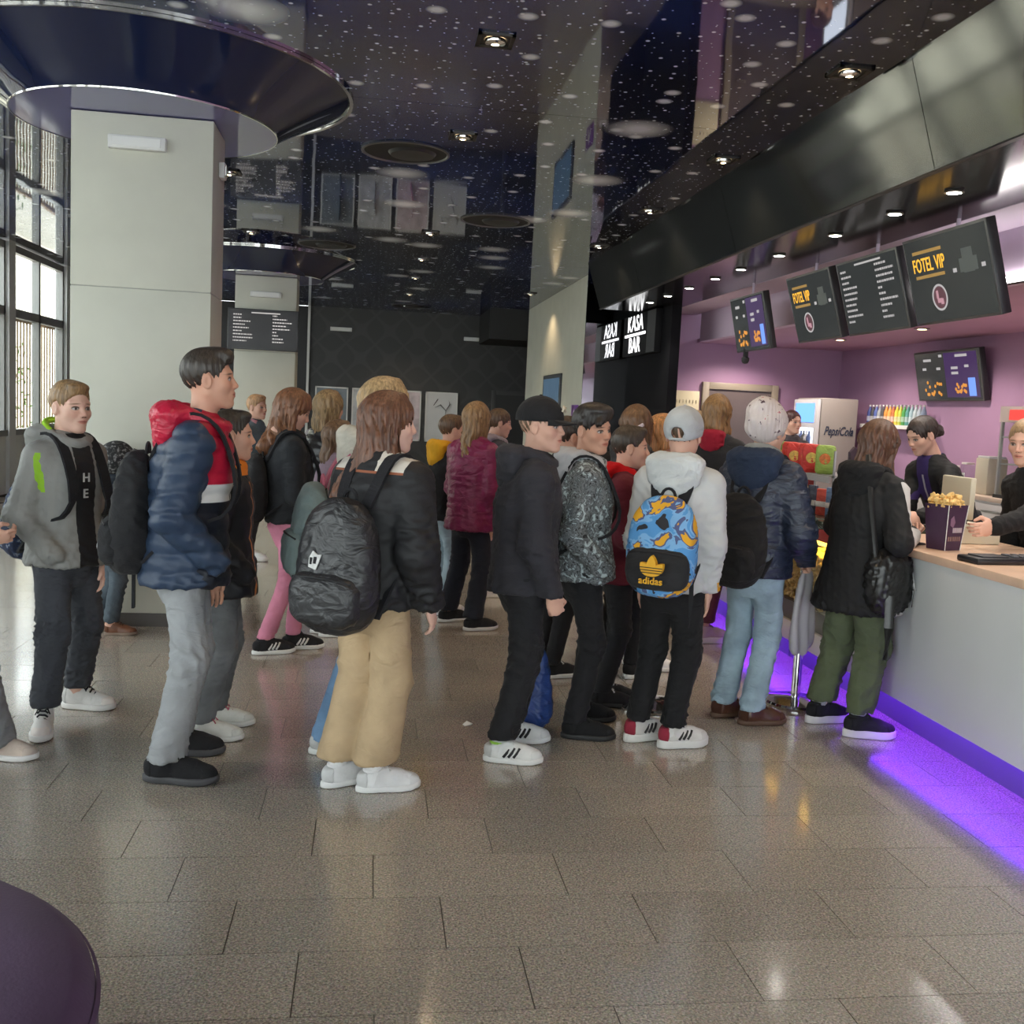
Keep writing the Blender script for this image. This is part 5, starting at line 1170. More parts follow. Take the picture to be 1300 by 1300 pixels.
# back counter with warming case and dispensers
bc = thing('back_counter', 'low white back counter along the purple side wall', 'counter', (5.9, 7.5, 0)); bx('carcass', (-.35, -3.5, .08), (.38, 2.4, .88), M('white_laminate', (.62, .6, .58), .4), bc); bx('plinth', (-.3, -3.5, 0), (.38, 2.4, .08), BMAT, bc)
for k in range(6): d_ = bx('door', (-.37, -3.48 + k * .98, .1), (-.35, -3.48 + k * .98 + .96, .86), M('white_laminate', (.62, .6, .58), .4), bc, .004); bx('handle', (-.385, -3.2 + k * .98, .78), (-.37, -2.9 + k * .98, .80), ALU, d_)
o = B().box((5.52, 4.0, .88), (6.29, 9.92, .92), .006).build('worktop', M('beige_worktop', (.66, .53, .42), .4, var=(5, .1)), smooth=True); tag(o, 'beige worktop along the purple side wall', 'worktop')
wc = thing('warming_case', 'glass warming case with red lit header on the back counter', 'warming case', (5.85, 7.7, .92)); AL = M('pale_metal', (.55, .54, .52), .35, metal=.6)
for x in (-.26, .24):
    for y in (-.75, .73): bx('post', (x, y, 0), (x + .025, y + .025, .80), AL, wc)
for z in (.02, .30, .54): bx('shelf', (-.25, -.74, z), (.25, .74, z + .012), AL, wc)
bx('header', (-.27, -.76, .68), (.26, .76, .82), M('white_header', (.65, .55, .5), .4), wc); bx('red_script', (-.276, -.55, .70), (-.27, .62, .79), E('red_script_glow', (.8, .05, .04), .8), wc); bx('glass_front', (-.262, -.73, .03), (-.258, .73, .68), GLASS, wc); bx('base', (-.27, -.76, 0), (.26, .76, .03), BMAT, wc)
for k in range(7): B().lathe([(.05, 0), (.075, .06), (.001, .085)], (0, -.6 + .2 * k, .035), 12).build('snack_tray', M('baked_orange', (.6, .22, .06), .6, var=(40, .3)), wc, True)
for i, (y, hgt, w_) in enumerate(((8.82, .34, .10), (9.2, .26, .05), (9.42, .22, .04))):
    t_ = thing('dispenser', ('cream sauce dispenser left of the warming case', 'clear straw holder on the back counter', 'small clear cup holder at the left end of the back counter')[i], 'dispenser', (5.78, y, .92)); m_ = M('cream_plastic', (.60, .55, .42), .5) if i == 0 else glass_mat('clear_plastic')
    bx('body', (-w_, -w_, 0), (w_, w_, hgt), m_, t_, .01); bx('lid', (-w_ * .9, -w_ * .9, hgt), (w_ * .9, w_ * .9, hgt + .02), WHITE, t_, .005)
# stanchions
for i, (x, y) in enumerate(((2.30, 5.05), (1.47, 4.98))):
    t_ = thing('stanchion', ('chrome queue post behind the girl at the counter', 'chrome queue post behind the boy with the patterned backpack')[i], 'queue post', (x, y, 0), 0, 'chrome queue posts')
    B().lathe([(.001, .0), (.165, .0), (.168, .012), (.160, .024), (.05, .040), (.001, .042)], seg=36).build('base', CHROME, t_, True); B().lathe([(.024, .03), (.024, .90), (.001, .90)], seg=20).build('post', CHROME, t_, True); B().lathe([(.030, .90), (.032, .98), (.02, 1.0), (.001, 1.0)], seg=20).build('head', CHROME, t_, True)
# pouf
t_ = thing('pouf', 'round dark purple upholstered pouf at the lower left corner', 'pouf', (-1.13, 1.71, 0)); PV = M('aubergine_velvet', (.080, .036, .100), .85, sheen=.08, bump=(120, .2), var=(5, .12))
B().lathe([(.001, .455), (.30, .455), (.55, .447), (.635, .43), (.672, .40), (.68, .36), (.68, .10), (.67, .06)], seg=72).build('cushion', PV, t_, True); B().lathe([(.64, .06), (.64, .0), (.001, .0)], seg=48).build('base', BMAT, t_, True); B().lathe([(.676, .392), (.684, .386), (.683, .378)], seg=72).build('piping', PV, t_, True)
o = B().poly([(0, 0, .002), (.03, .006, .006), (.04, .03, .003), (.012, .04, .012), (-.008, .02, .002)], (0, 0, .004)).build('paper_scrap', WHITE, loc=(.48, 4.63, 0)); tag(o, 'tiny white paper scrap on the floor left of the blue sack', 'scrap')
# ---------------------------------------------------------------- the people
def S(r, g, b): return tuple(((c / 255) / 12.92 if c / 255 < .04 else ((c / 255 + .055) / 1.055) ** 2.4) for c in (r, g, b))
def blocks(name, base, bl, rough=.6, bump=(60, .25)):
    """garment sewn from panels: boxes in the wearer's frame choose the cloth colour"""
    m = bpy.data.materials.new(name); t, p = nt(m); tc = node(t, 'ShaderNodeTexCoord'); sp = node(t, 'ShaderNodeSeparateXYZ'); L(t, tc.outputs['Object'], sp.inputs[0])
    col = None; x = node(t, 'ShaderNodeRGB'); x.outputs[0].default_value = c4(base); col = x.outputs[0]
    for lo, hi, c in bl:
        f = None
        for k in range(3):
            for v, op in ((lo[k], 'GREATER_THAN'), (hi[k], 'LESS_THAN')):
                if v is None: continue
                g = node(t, 'ShaderNodeMath', operation=op); L(t, sp.outputs[k], g.inputs[0]); g.inputs[1].default_value = v
                if f is None: f = g.outputs[0]
                else:
                    mu = node(t, 'ShaderNodeMath', operation='MULTIPLY'); L(t, f, mu.inputs[0]); L(t, g.outputs[0], mu.inputs[1]); f = mu.outputs[0]
        x = node(t, 'ShaderNodeMix', data_type='RGBA'); L(t, f, x.inputs[0]); L(t, col, x.inputs[6]); x.inputs[7].default_value = c4(c); col = x.outputs[2]
    L(t, col, p.inputs['Base Color']); p.inputs['Roughness'].default_value = rough; p.inputs['Specular IOR Level'].default_value = .3
    n = node(t, 'ShaderNodeTexNoise'); n.inputs['Scale'].default_value = bump[0]; L(t, tc.outputs['Object'], n.inputs['Vector']); b = node(t, 'ShaderNodeBump'); b.inputs['Strength'].default_value = bump[1]; b.inputs['Distance'].default_value = .004; L(t, n.outputs['Fac'], b.inputs['Height']); L(t, b.outputs[0], p.inputs['Normal'])
    return m
N = None; BIG = 9
BLACK = (.016, .016, .018); CHAR = (.030, .030, .034); WHT = (.70, .70, .68)
ROW = 'pupils in the nearest row of the queue'; MIDG = 'pupils standing farther back in the queue'; STAFF = 'staff behind the bar'

# grey hooded boy, far left
gm = blocks('grey_jacket_panels', (.26, .26, .25), [((-.045, .05, N), (.05, N, N), BLACK), ((.150, .034, 1.05), (N, .052, 1.22), (.28, .52, .03))])
p = person('boy in grey hooded jacket with lime lining, one hand in pocket, by the pillar', [(-1.29, 4.88, 100), (-1.37, 4.50, 168)], 125, 1.525, face=128, pitch=2, skin='pale', hair=('short', .1, (.26, .155, .07)),
           top=dict(mat=gm, bulk=.024, hem=.475, fold=.007, hood=dict(col=(.27, .27, .26), size=1.05), flare=.012), legs=dict(col=(.055, .058, .068), rt=.078, rk=.066, ra=.058, fold=.010, wl=.06, hem=.11), shoes=dict(kind='high', col=(.70, .68, .66), sole=(.74, .72, .70), lace=BLACK, collar=(.03, .03, .03), toe=(.74, .68, .64)), arms=('down', 'pocket'), group=ROW)
for k, ch in enumerate('HE'): text('shirt_lettering', ch, .055, fab((.5, .5, .5)), p['jacket'], (.022, .152 - .004 * k, 1.115 - .07 * k), (math.radians(90), 0, math.radians(180)))
V, Q = nets(lambda P: np.maximum(ring(P, p['nb'] + (0, -.02, .05), .075, .014, .5, 1.1), P[:, 1] - p['nb'][1] + .0), p['nb'] - .15, p['nb'] + .2, .009); obj('hood_lining', mesh('hood_lining', V, Q), fab((.32, .60, .03)), p['jacket'])
backpack(p, 'navy backpack with small printed pattern behind the grey hooded boy', BLACK, (.14, .08, .19), drop=.10, mat=ramp_mat('navy_print', [(0, (.012, .02, .05)), (.52, (.03, .05, .12)), (.60, (.25, .28, .32)), (.66, (.012, .02, .05)), (.78, (.35, .14, .08))], 45), pocket=dict(h=.42), group=ROW + ' backpacks')
# girl cut by the left edge
person('girl with long brown hair cut off by the left edge of the view', [(-1.98, 4.40, 95), (-1.42, 4.20, 98)], 92, 1.47, face=100, skin='fair', hair=('long', .27, (.17, .085, .045)), top=dict(col=(.25, .22, .2), bulk=.01), legs=dict(col=(.24, .24, .25), ra=.085, rk=.07, hem=.055, fold=.008), shoes=dict(col=(.55, .45, .38), sole=(.7, .68, .66), lace=BLACK, collar=BLACK), arms=('down', 'front'), group=ROW, off=(0, -.02))
# blue padded jacket
bm = blocks('padded_jacket_panels', (.028, .046, .085), [((-.17, .060, 1.16), (.17, N, 1.6), (.42, .012, .040)), ((-.17, .060, 1.09), (.17, N, 1.16), (.62, .62, .62)), ((-.17, .060, N), (.17, N, 1.09), (.012, .014, .022)), ((-.012, .10, N), (.012, N, 1.42), BLACK)], .45)
p = person('tall dark-haired boy in blue padded jacket with bright red hood', [(-.725, 4.26, 92), (-.70, 3.94, 98)], 88, 1.672, face=84, pitch=-4, skin='warm', hair=('quiff', .1, (.035, .026, .02)),
           top=dict(mat=bm, bulk=.030, hem=.455, puff=.012, pitch=.075, sl=.056, fold=.007, hood=dict(mat=fab((.50, .012, .045), 'shiny'), size=1.28), flare=.01), legs=dict(col=(.30, .31, .32), rt=.076, rk=.064, ra=.066, hem=.085, fold=.009, kind='cotton'), shoes=dict(kind='low', col=(.014, .014, .016), sole=(.06, .06, .065), lace=(.05, .05, .05), sc=1.06), arms=('down', 'pocket'), group=ROW, headoff=(0, .055))
r, c, sz = backpack(p, 'black backpack with a white cloud patch on the boy in the blue padded jacket', (.020, .020, .022), (.165, .088, .24), drop=.04, pocket=dict(h=.40), group=ROW + ' backpacks', sag=.002, gap=-.02)
cl = [(.02 + (.062 + .012 * math.cos(5 * a)) * math.cos(a), .11 + (.034 + .008 * math.cos(5 * a)) * math.sin(a)) for a in np.linspace(0, 2 * math.pi, 25)[:-1]]
B().add(*drape(c[1], cl)).build('cloud_patch', fab((.6, .6, .6)), r, True); B().box((-.10, -.03, -.16), (-.07, -.02, .05)).build('hanging_strap', fab(BLACK), r)
# boy in black and orange jacket
om = blocks('black_orange_panels', (.018, .018, .022), [((-.10, .02, 1.16), (.10, N, 1.3), (.75, .22, .015)), ((.055, .10, .62), (.066, N, 1.15), (.55, .22, .08)), ((-.01, .10, N), (.008, N, N), (.25, .10, .04))], .5)
person('short-haired boy in black jacket with orange neck lining beside the blue padded jacket', [(-.615, 4.64, 88), (-.64, 4.44, 92)], 84, 1.435, face=82, skin='fair', hair=('crop', .1, (.035, .028, .022)), top=dict(mat=om, bulk=.024, hem=.44, puff=.006, pitch=.09, hood=dict(col=(.018, .018, .022), size=.85), flare=.01), legs=dict(col=(.15, .155, .16), kind='denim', rt=.066, rk=.052, ra=.045, fold=.007, wl=.07), shoes=dict(col=(.68, .67, .62), sole=(.70, .69, .66), lace=(.45, .10, .16)), arms=('pocket', 'pocket'), group=ROW)
# pink trousers
p = person('girl in pink trousers and black jacket looking down', [(-.38, 6.12, 80), (-.54, 5.99, 70)], 74, 1.545, face=80, pitch=24, skin='fair', hair=('long', .33, (.20, .085, .04)), top=dict(col=(.022, .024, .028), kind='cotton', bulk=.018, hem=.50), legs=dict(col=(.55, .20, .29), rt=.070, rk=.050, ra=.045, hem=.09), shoes=dict(col=BLACK, sole=(.68, .68, .66), stripe=(.66, .66, .64), lace=BLACK), arms=('front', 'front'), lod=2, group=MIDG, headoff=(0, -.02))
backpack(p, 'black backpack on the girl in pink trousers', (.018, .018, .02), (.14, .08, .2), drop=.04, pocket=dict(h=.4), lod=2, group=MIDG + ' backpacks')
# silver jacket, lilac trousers
sm = M('silver_foil_cloth', (.42, .40, .43), .22, metal=.7, bump=(30, .8)); slm = blocks('silver_black_panels', (.45, .42, .46), [((-.11, N, N), (.13, N, N), (.02, .02, .022))], .25, (28, .8))
person('fair-haired girl in silver and black jacket and lilac trousers', [(-.34, 7.02, 70), (-.27, 6.88, 75)], 48, 1.56, face=45, skin='fair', hair=('long', .22, (.30, .20, .10)), top=dict(mat=slm, bulk=.03, puff=.008, hem=.50), legs=dict(col=(.30, .24, .46), ra=.055), shoes=dict(col=(.6, .6, .6), lace=(.3, .3, .3)), lod=2, group=MIDG)
person('child in lilac grey knitted top in front of the silver jacket', [(-.25, 6.56, 80), (-.19, 6.46, 80)], 70, 1.37, face=70, hair=('long', .2, (.16, .09, .05)), top=dict(col=(.30, .22, .28), bulk=.015), legs=dict(col=(.30, .24, .46)), lod=2, group=MIDG)
# cream jacket girl
p = person('girl in cream fleece jacket and blue jeans behind the girl in tan trousers', [(-.02, 4.46, 80), (-.10, 4.28, 80)], 78, 1.60, face=70, skin='fair', hair=('long', .26, (.42, .29, .15)), top=dict(col=(.55, .52, .44), bulk=.030, hem=.48, hood=dict(col=(.58, .55, .47), size=1.05), sl=.056), legs=dict(col=(.17, .29, .46), kind='denim', ra=.06, rk=.058, hem=.06), shoes=dict(col=(.70, .70, .68)), arms=('down', 'down'), group=ROW, headoff=(0, .10))
backpack(p, 'grey green backpack with pink edge on the girl in the cream jacket', (.20, .26, .26), (.15, .085, .215), drop=.10, pocket=dict(h=.45), group=ROW + ' backpacks', strapcol=(.5, .14, .2), kind='cotton')
# tan trousers
tm = blocks('varsity_panels', (.018, .018, .020), [((-.16, N, 1.245), (-.045, N, N), (.62, .58, .52)), ((.045, N, 1.245), (.16, N, N), (.62, .58, .52)), ((-.16, N, 1.238), (.16, N, 1.247), (.3, .1, .05))], .6)
p = person('girl in wide tan trousers and black bomber jacket with long brown hair', [(-.045, 3.92, 62), (.10, 3.85, 78)], 38, 1.535, face=80, pitch=2, skin='pale', hair=('long', .34, (.145, .062, .034)), top=dict(mat=tm, bulk=.026, hem=.475, sl=.066, cuff=.046, fold=.009, collar=.024), legs=dict(col=(.46, .335, .20), rt=.078, rk=.079, ra=.086, hem=.115, fold=.0055, wl=.20, kind='cotton'), shoes=dict(col=(.72, .72, .72), sole=(.74, .74, .73), lace=(.66, .66, .66), sock=(.72, .72, .72)), arms=('down', dict(w=(.07, .05, -.46))), group=ROW, headoff=(.01, .03))
r, c, sz = backpack(p, 'large slack black backpack with a white patch on the girl in tan trousers', (.020, .020, .022), (.165, .10, .25), drop=.055, pocket=dict(h=.40), group=ROW + ' backpacks', sag=-.002, kind='shiny')
pt_ = [(-.03, 0, -.02), (.012, 0, -.026), (.02, 0, .0), (.03, 0, .03), (.012, 0, .028), (-.012, 0, .04), (-.026, 0, .014)]
B().add(*drape(c[0], [(x - .035, .27 + z) for x, _, z in pt_][::-1])).build('white_patch', fab((.62, .62, .6)), r, True)
for x0, z0 in ((-.056, .262), (-.036, .266)): B().add(*drape(c[0], [(x0, z0), (x0, z0 + .024), (x0 + .011, z0 + .024), (x0 + .011, z0)], .006)).build('patch_print', fab(BLACK), r)
# purple padded jacket
person('girl in long magenta padded jacket and dark trousers seen from behind', [(.61, 6.98, 70), (.765, 6.72, 72)], 42, 1.53, face=35, skin='fair', hair=('long', .28, (.26, .15, .07)), top=dict(mat=fab((.20, .010, .068), 'shiny'), bulk=.026, hem=.44, puff=.006, pitch=.05, fold=.008, flare=.02), legs=dict(col=(.016, .018, .026), rt=.075, rk=.064, ra=.068, hem=.09), shoes=dict(col=BLACK, sole=(.55, .54, .52), lace=BLACK, sock=(.45, .25, .18)), arms=('front', 'down'), lod=2, group=MIDG)
person('boy in black jacket with yellow hood and pale jeans', [(.50, 7.40, 60), (.60, 7.24, 62)], 70, 1.435, face=75, hair=('short', .1, (.12, .07, .04)), top=dict(col=BLACK, bulk=.02, hood=dict(col=(.75, .38, .02))), legs=dict(col=(.36, .46, .52), kind='denim', ra=.055), shoes=dict(col=WHT), arms=('down', 'front'), lod=2, group=MIDG)
person('brown-haired girl with grey lilac scarf beyond the magenta jacket', [(.95, 8.05, 80), (1.0, 7.93, 80)], 80, 1.495, face=88, pitch=8, hair=('bun', .1, (.10, .055, .03)), top=dict(col=(.06, .06, .08), bulk=.02, hood=dict(col=(.34, .30, .36), size=.9)), legs=dict(col=(.05, .05, .06)), lod=2, group=MIDG)
person('small fair child beyond the boys at the left', [(-1.10, 9.6, 100), (-1.04, 9.45, 100)], 110, 1.515, face=120, hair=('short', .1, (.42, .24, .12)), top=dict(col=(.10, .14, .17), bulk=.02, hood=dict(col=(.45, .22, .26), size=.8)), lod=3, group=MIDG)
# hood kid leaning at the pillar
hmat = ramp_mat('speckled_hood', [(0, BLACK), (.5, (.06, .06, .06)), (.6, (.25, .25, .25))], 60)
p = person('small child with speckled hood standing against the pillar', [(-1.60, 6.50, 80), (-1.50, 6.40, 85)], 78, 1.16, face=60, pitch=10, hair=('short', .1, (.05, .04, .03)), top=dict(col=(.025, .035, .05), bulk=.02, hem=.46), legs=dict(col=(.08, .10, .12), kind='denim', rt=.06, rk=.05, ra=.045), shoes=dict(kind='boot', col=(.16, .065, .035), sole=(.25, .18, .14), lace=(.1, .05, .03)), lod=2, group=MIDG, hs=.88)
V, Q = nets(lambda P: smax(np.abs(ell(P, (0, -.02, .02), (.105, .12, .125))) - .010, -ell(P, (0, .12, -.01), (.075, .08, .1)), .01), (-.14, -.16, -.14), (.14, .12, .17), .009); obj('raised_hood', mesh('raised_hood', (V * p['hs']) @ p['Rh'].T + p['hc'], Q), hmat, p['jacket'])
# boy with black cap
p = person('boy in black cap and dark hooded sweatshirt turning his head', [(.715, 4.42, 90), (.635, 4.16, 100)], 92, 1.545, face=120, pitch=0, skin='fair', hair=('under', .1, (.20, .13, .08)), hat=('cap', (.016, .016, .018), (.55, .50, .40)), top=dict(col=(.034, .033, .040), bulk=.024, hem=.47, fold=.009, sl=.052, hood=dict(col=(.038, .037, .045), size=1.05)), legs=dict(col=(.016, .016, .018), rt=.080, rk=.066, ra=.056, fold=.010, hem=.10), shoes=dict(col=(.66, .66, .64), sole=(.70, .70, .68), stripe=BLACK, lace=(.6, .6, .58), collar=(.30, .55, .08), sock=(.4, .42, .4)), arms=('down', 'fist'), group=ROW, headoff=(0, .02))
# patterned hoodie
pm = ramp_mat('marbled_print', [(0, (.42, .50, .52)), (.40, (.42, .50, .52)), (.47, (.05, .055, .06)), (.56, (.20, .22, .23)), (.63, (.02, .02, .022))], 26, detail=6, distort=1.6, interp='LINEAR')
p = person('smiling dark-haired boy in marbled grey hooded top with hand in pocket', [(1.10, 4.74, 92), (1.03, 4.47, 98)], 98, 1.535, face=142, pitch=4, roll=4, skin='warm', hair=('fringe', .1, (.022, .017, .015)), top=dict(mat=pm, bulk=.020, hem=.475, hood=dict(mat=M('pale_grey_fleece', (.45, .45, .47), .9, bump=(80, .3)), size=.9)), legs=dict(col=(.014, .014, .016), rt=.074, rk=.056, ra=.050, fold=.009), shoes=dict(kind='low', col=(.010, .010, .011), sole=(.016, .016, .017), lace=BLACK), arms=('down', 'pocket'), group=ROW, off=(0, -.06), headoff=(0, -.02))
backpack(p, 'black backpack on the boy in the marbled top', (.016, .016, .018), (.13, .07, .19), drop=.05, pocket=dict(h=.4), group=ROW + ' backpacks')
# maroon hoodie beyond him
p = person('child in maroon hooded top with red neck warmer beyond the marbled top', [(1.30, 5.12, 95), (1.27, 4.98, 95)], 100, 1.44, face=100, hair=('short', .1, (.05, .035, .025)), top=dict(col=(.125, .016, .028), bulk=.022, hood=dict(col=(.62, .008, .012), size=.85), hem=.45), legs=dict(col=BLACK), shoes=dict(col=BLACK, sole=BLACK), arms=('front', 'front'), lod=2, group=MIDG)
p = person('boy with navy backpack half hidden behind the black cap', [(1.04, 5.66, 70), (1.10, 5.54, 70)], 70, 1.47, face=70, skin='warm', hair=('short', .1, (.06, .04, .03)), top=dict(col=BLACK, bulk=.02), legs=dict(col=BLACK), shoes=dict(col=BLACK), lod=2, group=MIDG)
backpack(p, 'navy backpack half hidden behind the boy in the black cap', (.03, .04, .12), (.14, .08, .19), drop=.04, pocket=dict(h=.4), lod=2, group=MIDG + ' backpacks')
p = person('girl with a pale hair clip in a charcoal hooded jacket', [(1.42, 5.68, 30), (1.55, 5.60, 34)], 28, 1.55, face=25, hair=('back', .17, (.15, .075, .035)), top=dict(col=(.024, .024, .026), bulk=.026, hood=dict(col=(.085, .085, .09), size=1.0)), legs=dict(col=BLACK), shoes=dict(col=BLACK), lod=2, group=MIDG)
b = B(); b.box((-.032, -.012, -.010), (.032, 0, .010), .005); V = (np.array(b.V, np.float32) @ np.array(Matrix.Rotation(-.6, 3, 'Y'), np.float32).T + A3(.035, -.118, .0)); obj('hair_clip', mesh('hair_clip', V @ p['Rh'].T + p['hc'], b.F), fab((.66, .55, .60), 'shiny'), p['root'])
o = text('lettering', 'K-S', .055, fab((.55, .55, .52)), p['jacket'], (p['nb'][0] - .03, -.165, p['nb'][2] - .115), (math.radians(84), 0, 0))
person('girl with orange blonde hair and glasses beyond the white cap', [(1.66, 5.84, 95), (1.70, 5.72, 95)], 92, 1.505, face=98, skin='pale', hair=('long', .12, (.62, .30, .12)), top=dict(col=(.48, .40, .46), bulk=.02), legs=dict(col=(.1, .1, .12)), lod=2, group=MIDG)
# white hoodie with bright backpack
wm = blocks('white_top_panels', (.55, .56, .56), [((N, N, .60), (N, N, .735), (.58, .59, .59)), ((.205, N, N), (N, N, .775), (.7, .34, .02))], .85)
p = person('boy in white hooded top and backward pale grey cap', [(1.31, 4.46, 70), (1.45, 4.36, 78)], 32, 1.535, face=34, skin='fair', hair=('under', .1, (.10, .06, .035)), hat=('cap_back', (.45, .47, .49)), top=dict(mat=wm, bulk=.024, hem=.475, hood=dict(col=(.58, .60, .60), size=1.1), fold=.008, sl=.054), legs=dict(col=(.012, .012, .013), rt=.078, rk=.062, ra=.050, hem=.10, fold=.008), shoes=dict(kind='chunky', col=(.60, .58, .55), sole=(.64, .63, .60), lace=(.55, .54, .52), collar=(.28, .03, .05), heel=(.26, .025, .045), stripe=(.02, .02, .02)), arms=('down', 'down'), group=ROW)
camo_ = ramp_mat('bright_camouflage', [(0, (.02, .02, .025)), (.41, (.09, .30, .62)), (.50, (.20, .42, .70)), (.545, (.08, .10, .22)), (.585, (.75, .38, .02))], 8.5, detail=3, distort=.8)
r, c, sz = backpack(p, 'blue and yellow camouflage backpack with black pocket and yellow emblem', BLACK, (.150, .085, .22), drop=.045, mat=camo_, pocket=dict(h=.42, mat=fab((.026, .026, .028))), group=ROW + ' backpacks')
YG = M('yellow_print', (.80, .42, .015), .6); yo = -sz[1] * 1.98; b = B()
for a, ln in ((0, .090), (.72, .074), (-.72, .074)):
    pts = []
    for k in range(13):
        u = k / 12; wd = .021 * math.sin(math.pi * min(u * 1.0, 1)) ** .8; pts.append((wd, u * ln))
    pts += [(-w_, l_) for w_, l_ in pts[-2:0:-1]]
    ca, sa = math.cos(a), math.sin(a); b.poly([(x * ca + z * sa, yo + .004 * abs(a), .108 + z * ca - x * sa) for x, z in pts][::-1], (0, .03, 0))
b.build('emblem', YG, r); b = B()
for k in range(3): b.box((-.05, yo - .003, .122 + k * .011), (.05, yo - .001, .1255 + k * .011))
b.build('emblem_lines', fab((.026, .026, .028)), r); text('lettering', 'adidas', .042, YG, r, (0, yo + .004, .088), (math.radians(90), 0, 0), .004)
B().tube([(.13, .02, .10), (.145, -.02, -.02), (.14, -.02, -.12)], .010, 6, .3).build('hanging_strap', fab(BLACK), r)
# beanie girl
bmat = ramp_mat('pale_knit', [(0, (.10, .06, .08)), (.36, (.62, .55, .54)), (.62, (.66, .60, .58)), (.70, (.45, .12, .16))], 30, rough=.95, detail=4)
p = person('girl in pale pink knitted hat, navy padded jacket and light jeans', [(1.86, 4.84, 70), (1.965, 4.70, 84)], 48, 1.565, face=62, skin='fair', hair=None, hat=('beanie', WHT, bmat), top=dict(mat=fab((.018, .026, .050), 'shiny'), bulk=.034, hem=.475, puff=.007, pitch=.085, sl=.056, hood=dict(col=(.022, .034, .065), size=1.2), fold=.009), legs=dict(col=(.30, .40, .47), kind='denim', rt=.074, rk=.062, ra=.058, hem=.075, fold=.008, wl=.12), shoes=dict(kind='boot', col=(.075, .028, .016), sole=(.10, .055, .035), lace=(.05, .02, .015)), arms=('down', dict(w=(.05, .18, -.40), hand='fist')), group=ROW)
V, Q = nets(lambda P: ring(P, p['nb'] + (0, -.01, .045), .070, .026, .35, 1.1), p['nb'] - .16, p['nb'] + .2, .009); V = V + vnorm(V, Q) * folds(V, 5, .03, .006, 1.5)[:, None]; obj('grey_scarf', mesh('grey_scarf', V, Q), M('grey_wool', (.27, .28, .28), .95, bump=(90, .6)), p['root'])
backpack(p, 'plain black backpack on the girl in the pale knitted hat', (.014, .013, .013), (.145, .085, .225), drop=.075, pocket=dict(h=.4), group=ROW + ' backpacks', sag=.003)
tw = to_world(p, p['J']['arm', 1][2])
t_ = thing('tote_bag', 'limp grey white bag hanging from the hand of the knitted hat girl', 'bag', (tw[0] + .04, tw[1] + .08, tw[2] - .50), .6, None)
def totef(P):
    tz = np.clip(P[:, 2] / .44, 0, 1); a = .10 - .055 * tz ** 2; b_ = .028 - .012 * tz
    return ((np.abs(P[:, 0] / a) ** 2.5 + np.abs(P[:, 1] / b_) ** 2 + np.abs((P[:, 2] - .22) / .225) ** 6) ** .5 - 1) * .022
V, Q = nets(totef, (-.14, -.06, -.03), (.14, .06, .48), .009); V = V + vnorm(V, Q) * (.008 * np.sin(V[:, 0] * 75 + 2 * np.sin(V[:, 2] * 9)))[:, None]; obj('sack', mesh('sack', V, Q), M('grey_white_plastic', (.42, .40, .42), .45), t_)
B().tube([(-.03, 0, .42), (-.015, 0, .50), (.015, 0, .50), (.03, 0, .42)], .006, 6).build('handle', M('grey_white_plastic', (.42, .40, .42), .45), t_, True)
# brown-haired girl with red collar and maroon trousers
person('brown-haired girl in black coat with red collar and maroon trousers', [(2.20, 6.52, 70), (2.30, 6.46, 80)], 30, 1.655, face=22, hair=('long', .17, (.26, .14, .055)), top=dict(col=(.018, .018, .02), bulk=.030, hood=dict(col=(.30, .012, .03), size=.75), hem=.46), legs=dict(col=(.085, .022, .035), ra=.06, hem=.14), shoes=dict(kind='chunky', col=(.35, .27, .25), sole=(.5, .46, .44), lace=(.3, .25, .25), sock=(.5, .28, .2)), lod=2, group=MIDG)
person('fair-haired girl half hidden left of the pale knitted hat', [(2.35, 7.36, 60), (2.43, 7.24, 60)], 250, 1.545, face=245, hair=('long', .16, (.34, .22, .10)), top=dict(col=BLACK, bulk=.02), legs=dict(col=BLACK), lod=2, group=MIDG)
# girl at the counter
cm = blocks('black_white_sleeve', (.013, .013, .014), [((.168, N, N), (.30, .06, 1.32), (.013, .013, .014)), ((.185, .015, N), (N, N, N), (.55, .54, .53))], .75)
p = person('girl in black hooded coat and green cargo trousers leaning at the counter', [(2.33, 4.74, 80), (2.43, 4.50, 100)], 66, 1.525, face=52, pitch=10, skin='fair', hair=('long', .29, (.115, .052, .030)), top=dict(mat=cm, bulk=.026, hem=.40, flare=.06, hood=dict(col=(.014, .014, .015), size=1.0), fold=.008), legs=dict(col=(.095, .115, .065), rt=.084, rk=.076, ra=.060, hem=.12, fold=.012, wl=.13), shoes=dict(kind='chunky', col=(.014, .014, .016), sole=(.60, .58, .58), lace=BLACK, sock=(.32, .33, .34)), arms=(dict(world=(2.62, 4.90, 1.02), hand='relax'), dict(world=(2.60, 4.56, .985), hand='relax', thumb=(0, 1, .2))), group=ROW, headoff=(0, .05))
sb = to_world(p, p['pel'] + np.array([.19, -.02, -.16]))
t_ = thing('shoulder_bag', 'crumpled black leather shoulder bag on the girl at the counter', 'bag', tuple(sb), -p['hd'])
def sbf(P): return ((np.abs(P[:, 0] / .075) ** 2.6 + np.abs(P[:, 1] / .13) ** 2.6 + np.abs((P[:, 2] - .15) / .16) ** 2.8) ** .5 - 1) * .07
V, Q = nets(sbf, (-.12, -.18, -.05), (.12, .18, .36), .009); V = V + vnorm(V, Q) * folds(V, 8, .08, .014, 1.6)[:, None]; LEA = M('black_leather', (.012, .012, .012), .28, bump=(35, .5)); obj('pouch', mesh('pouch', V, Q), LEA, t_)
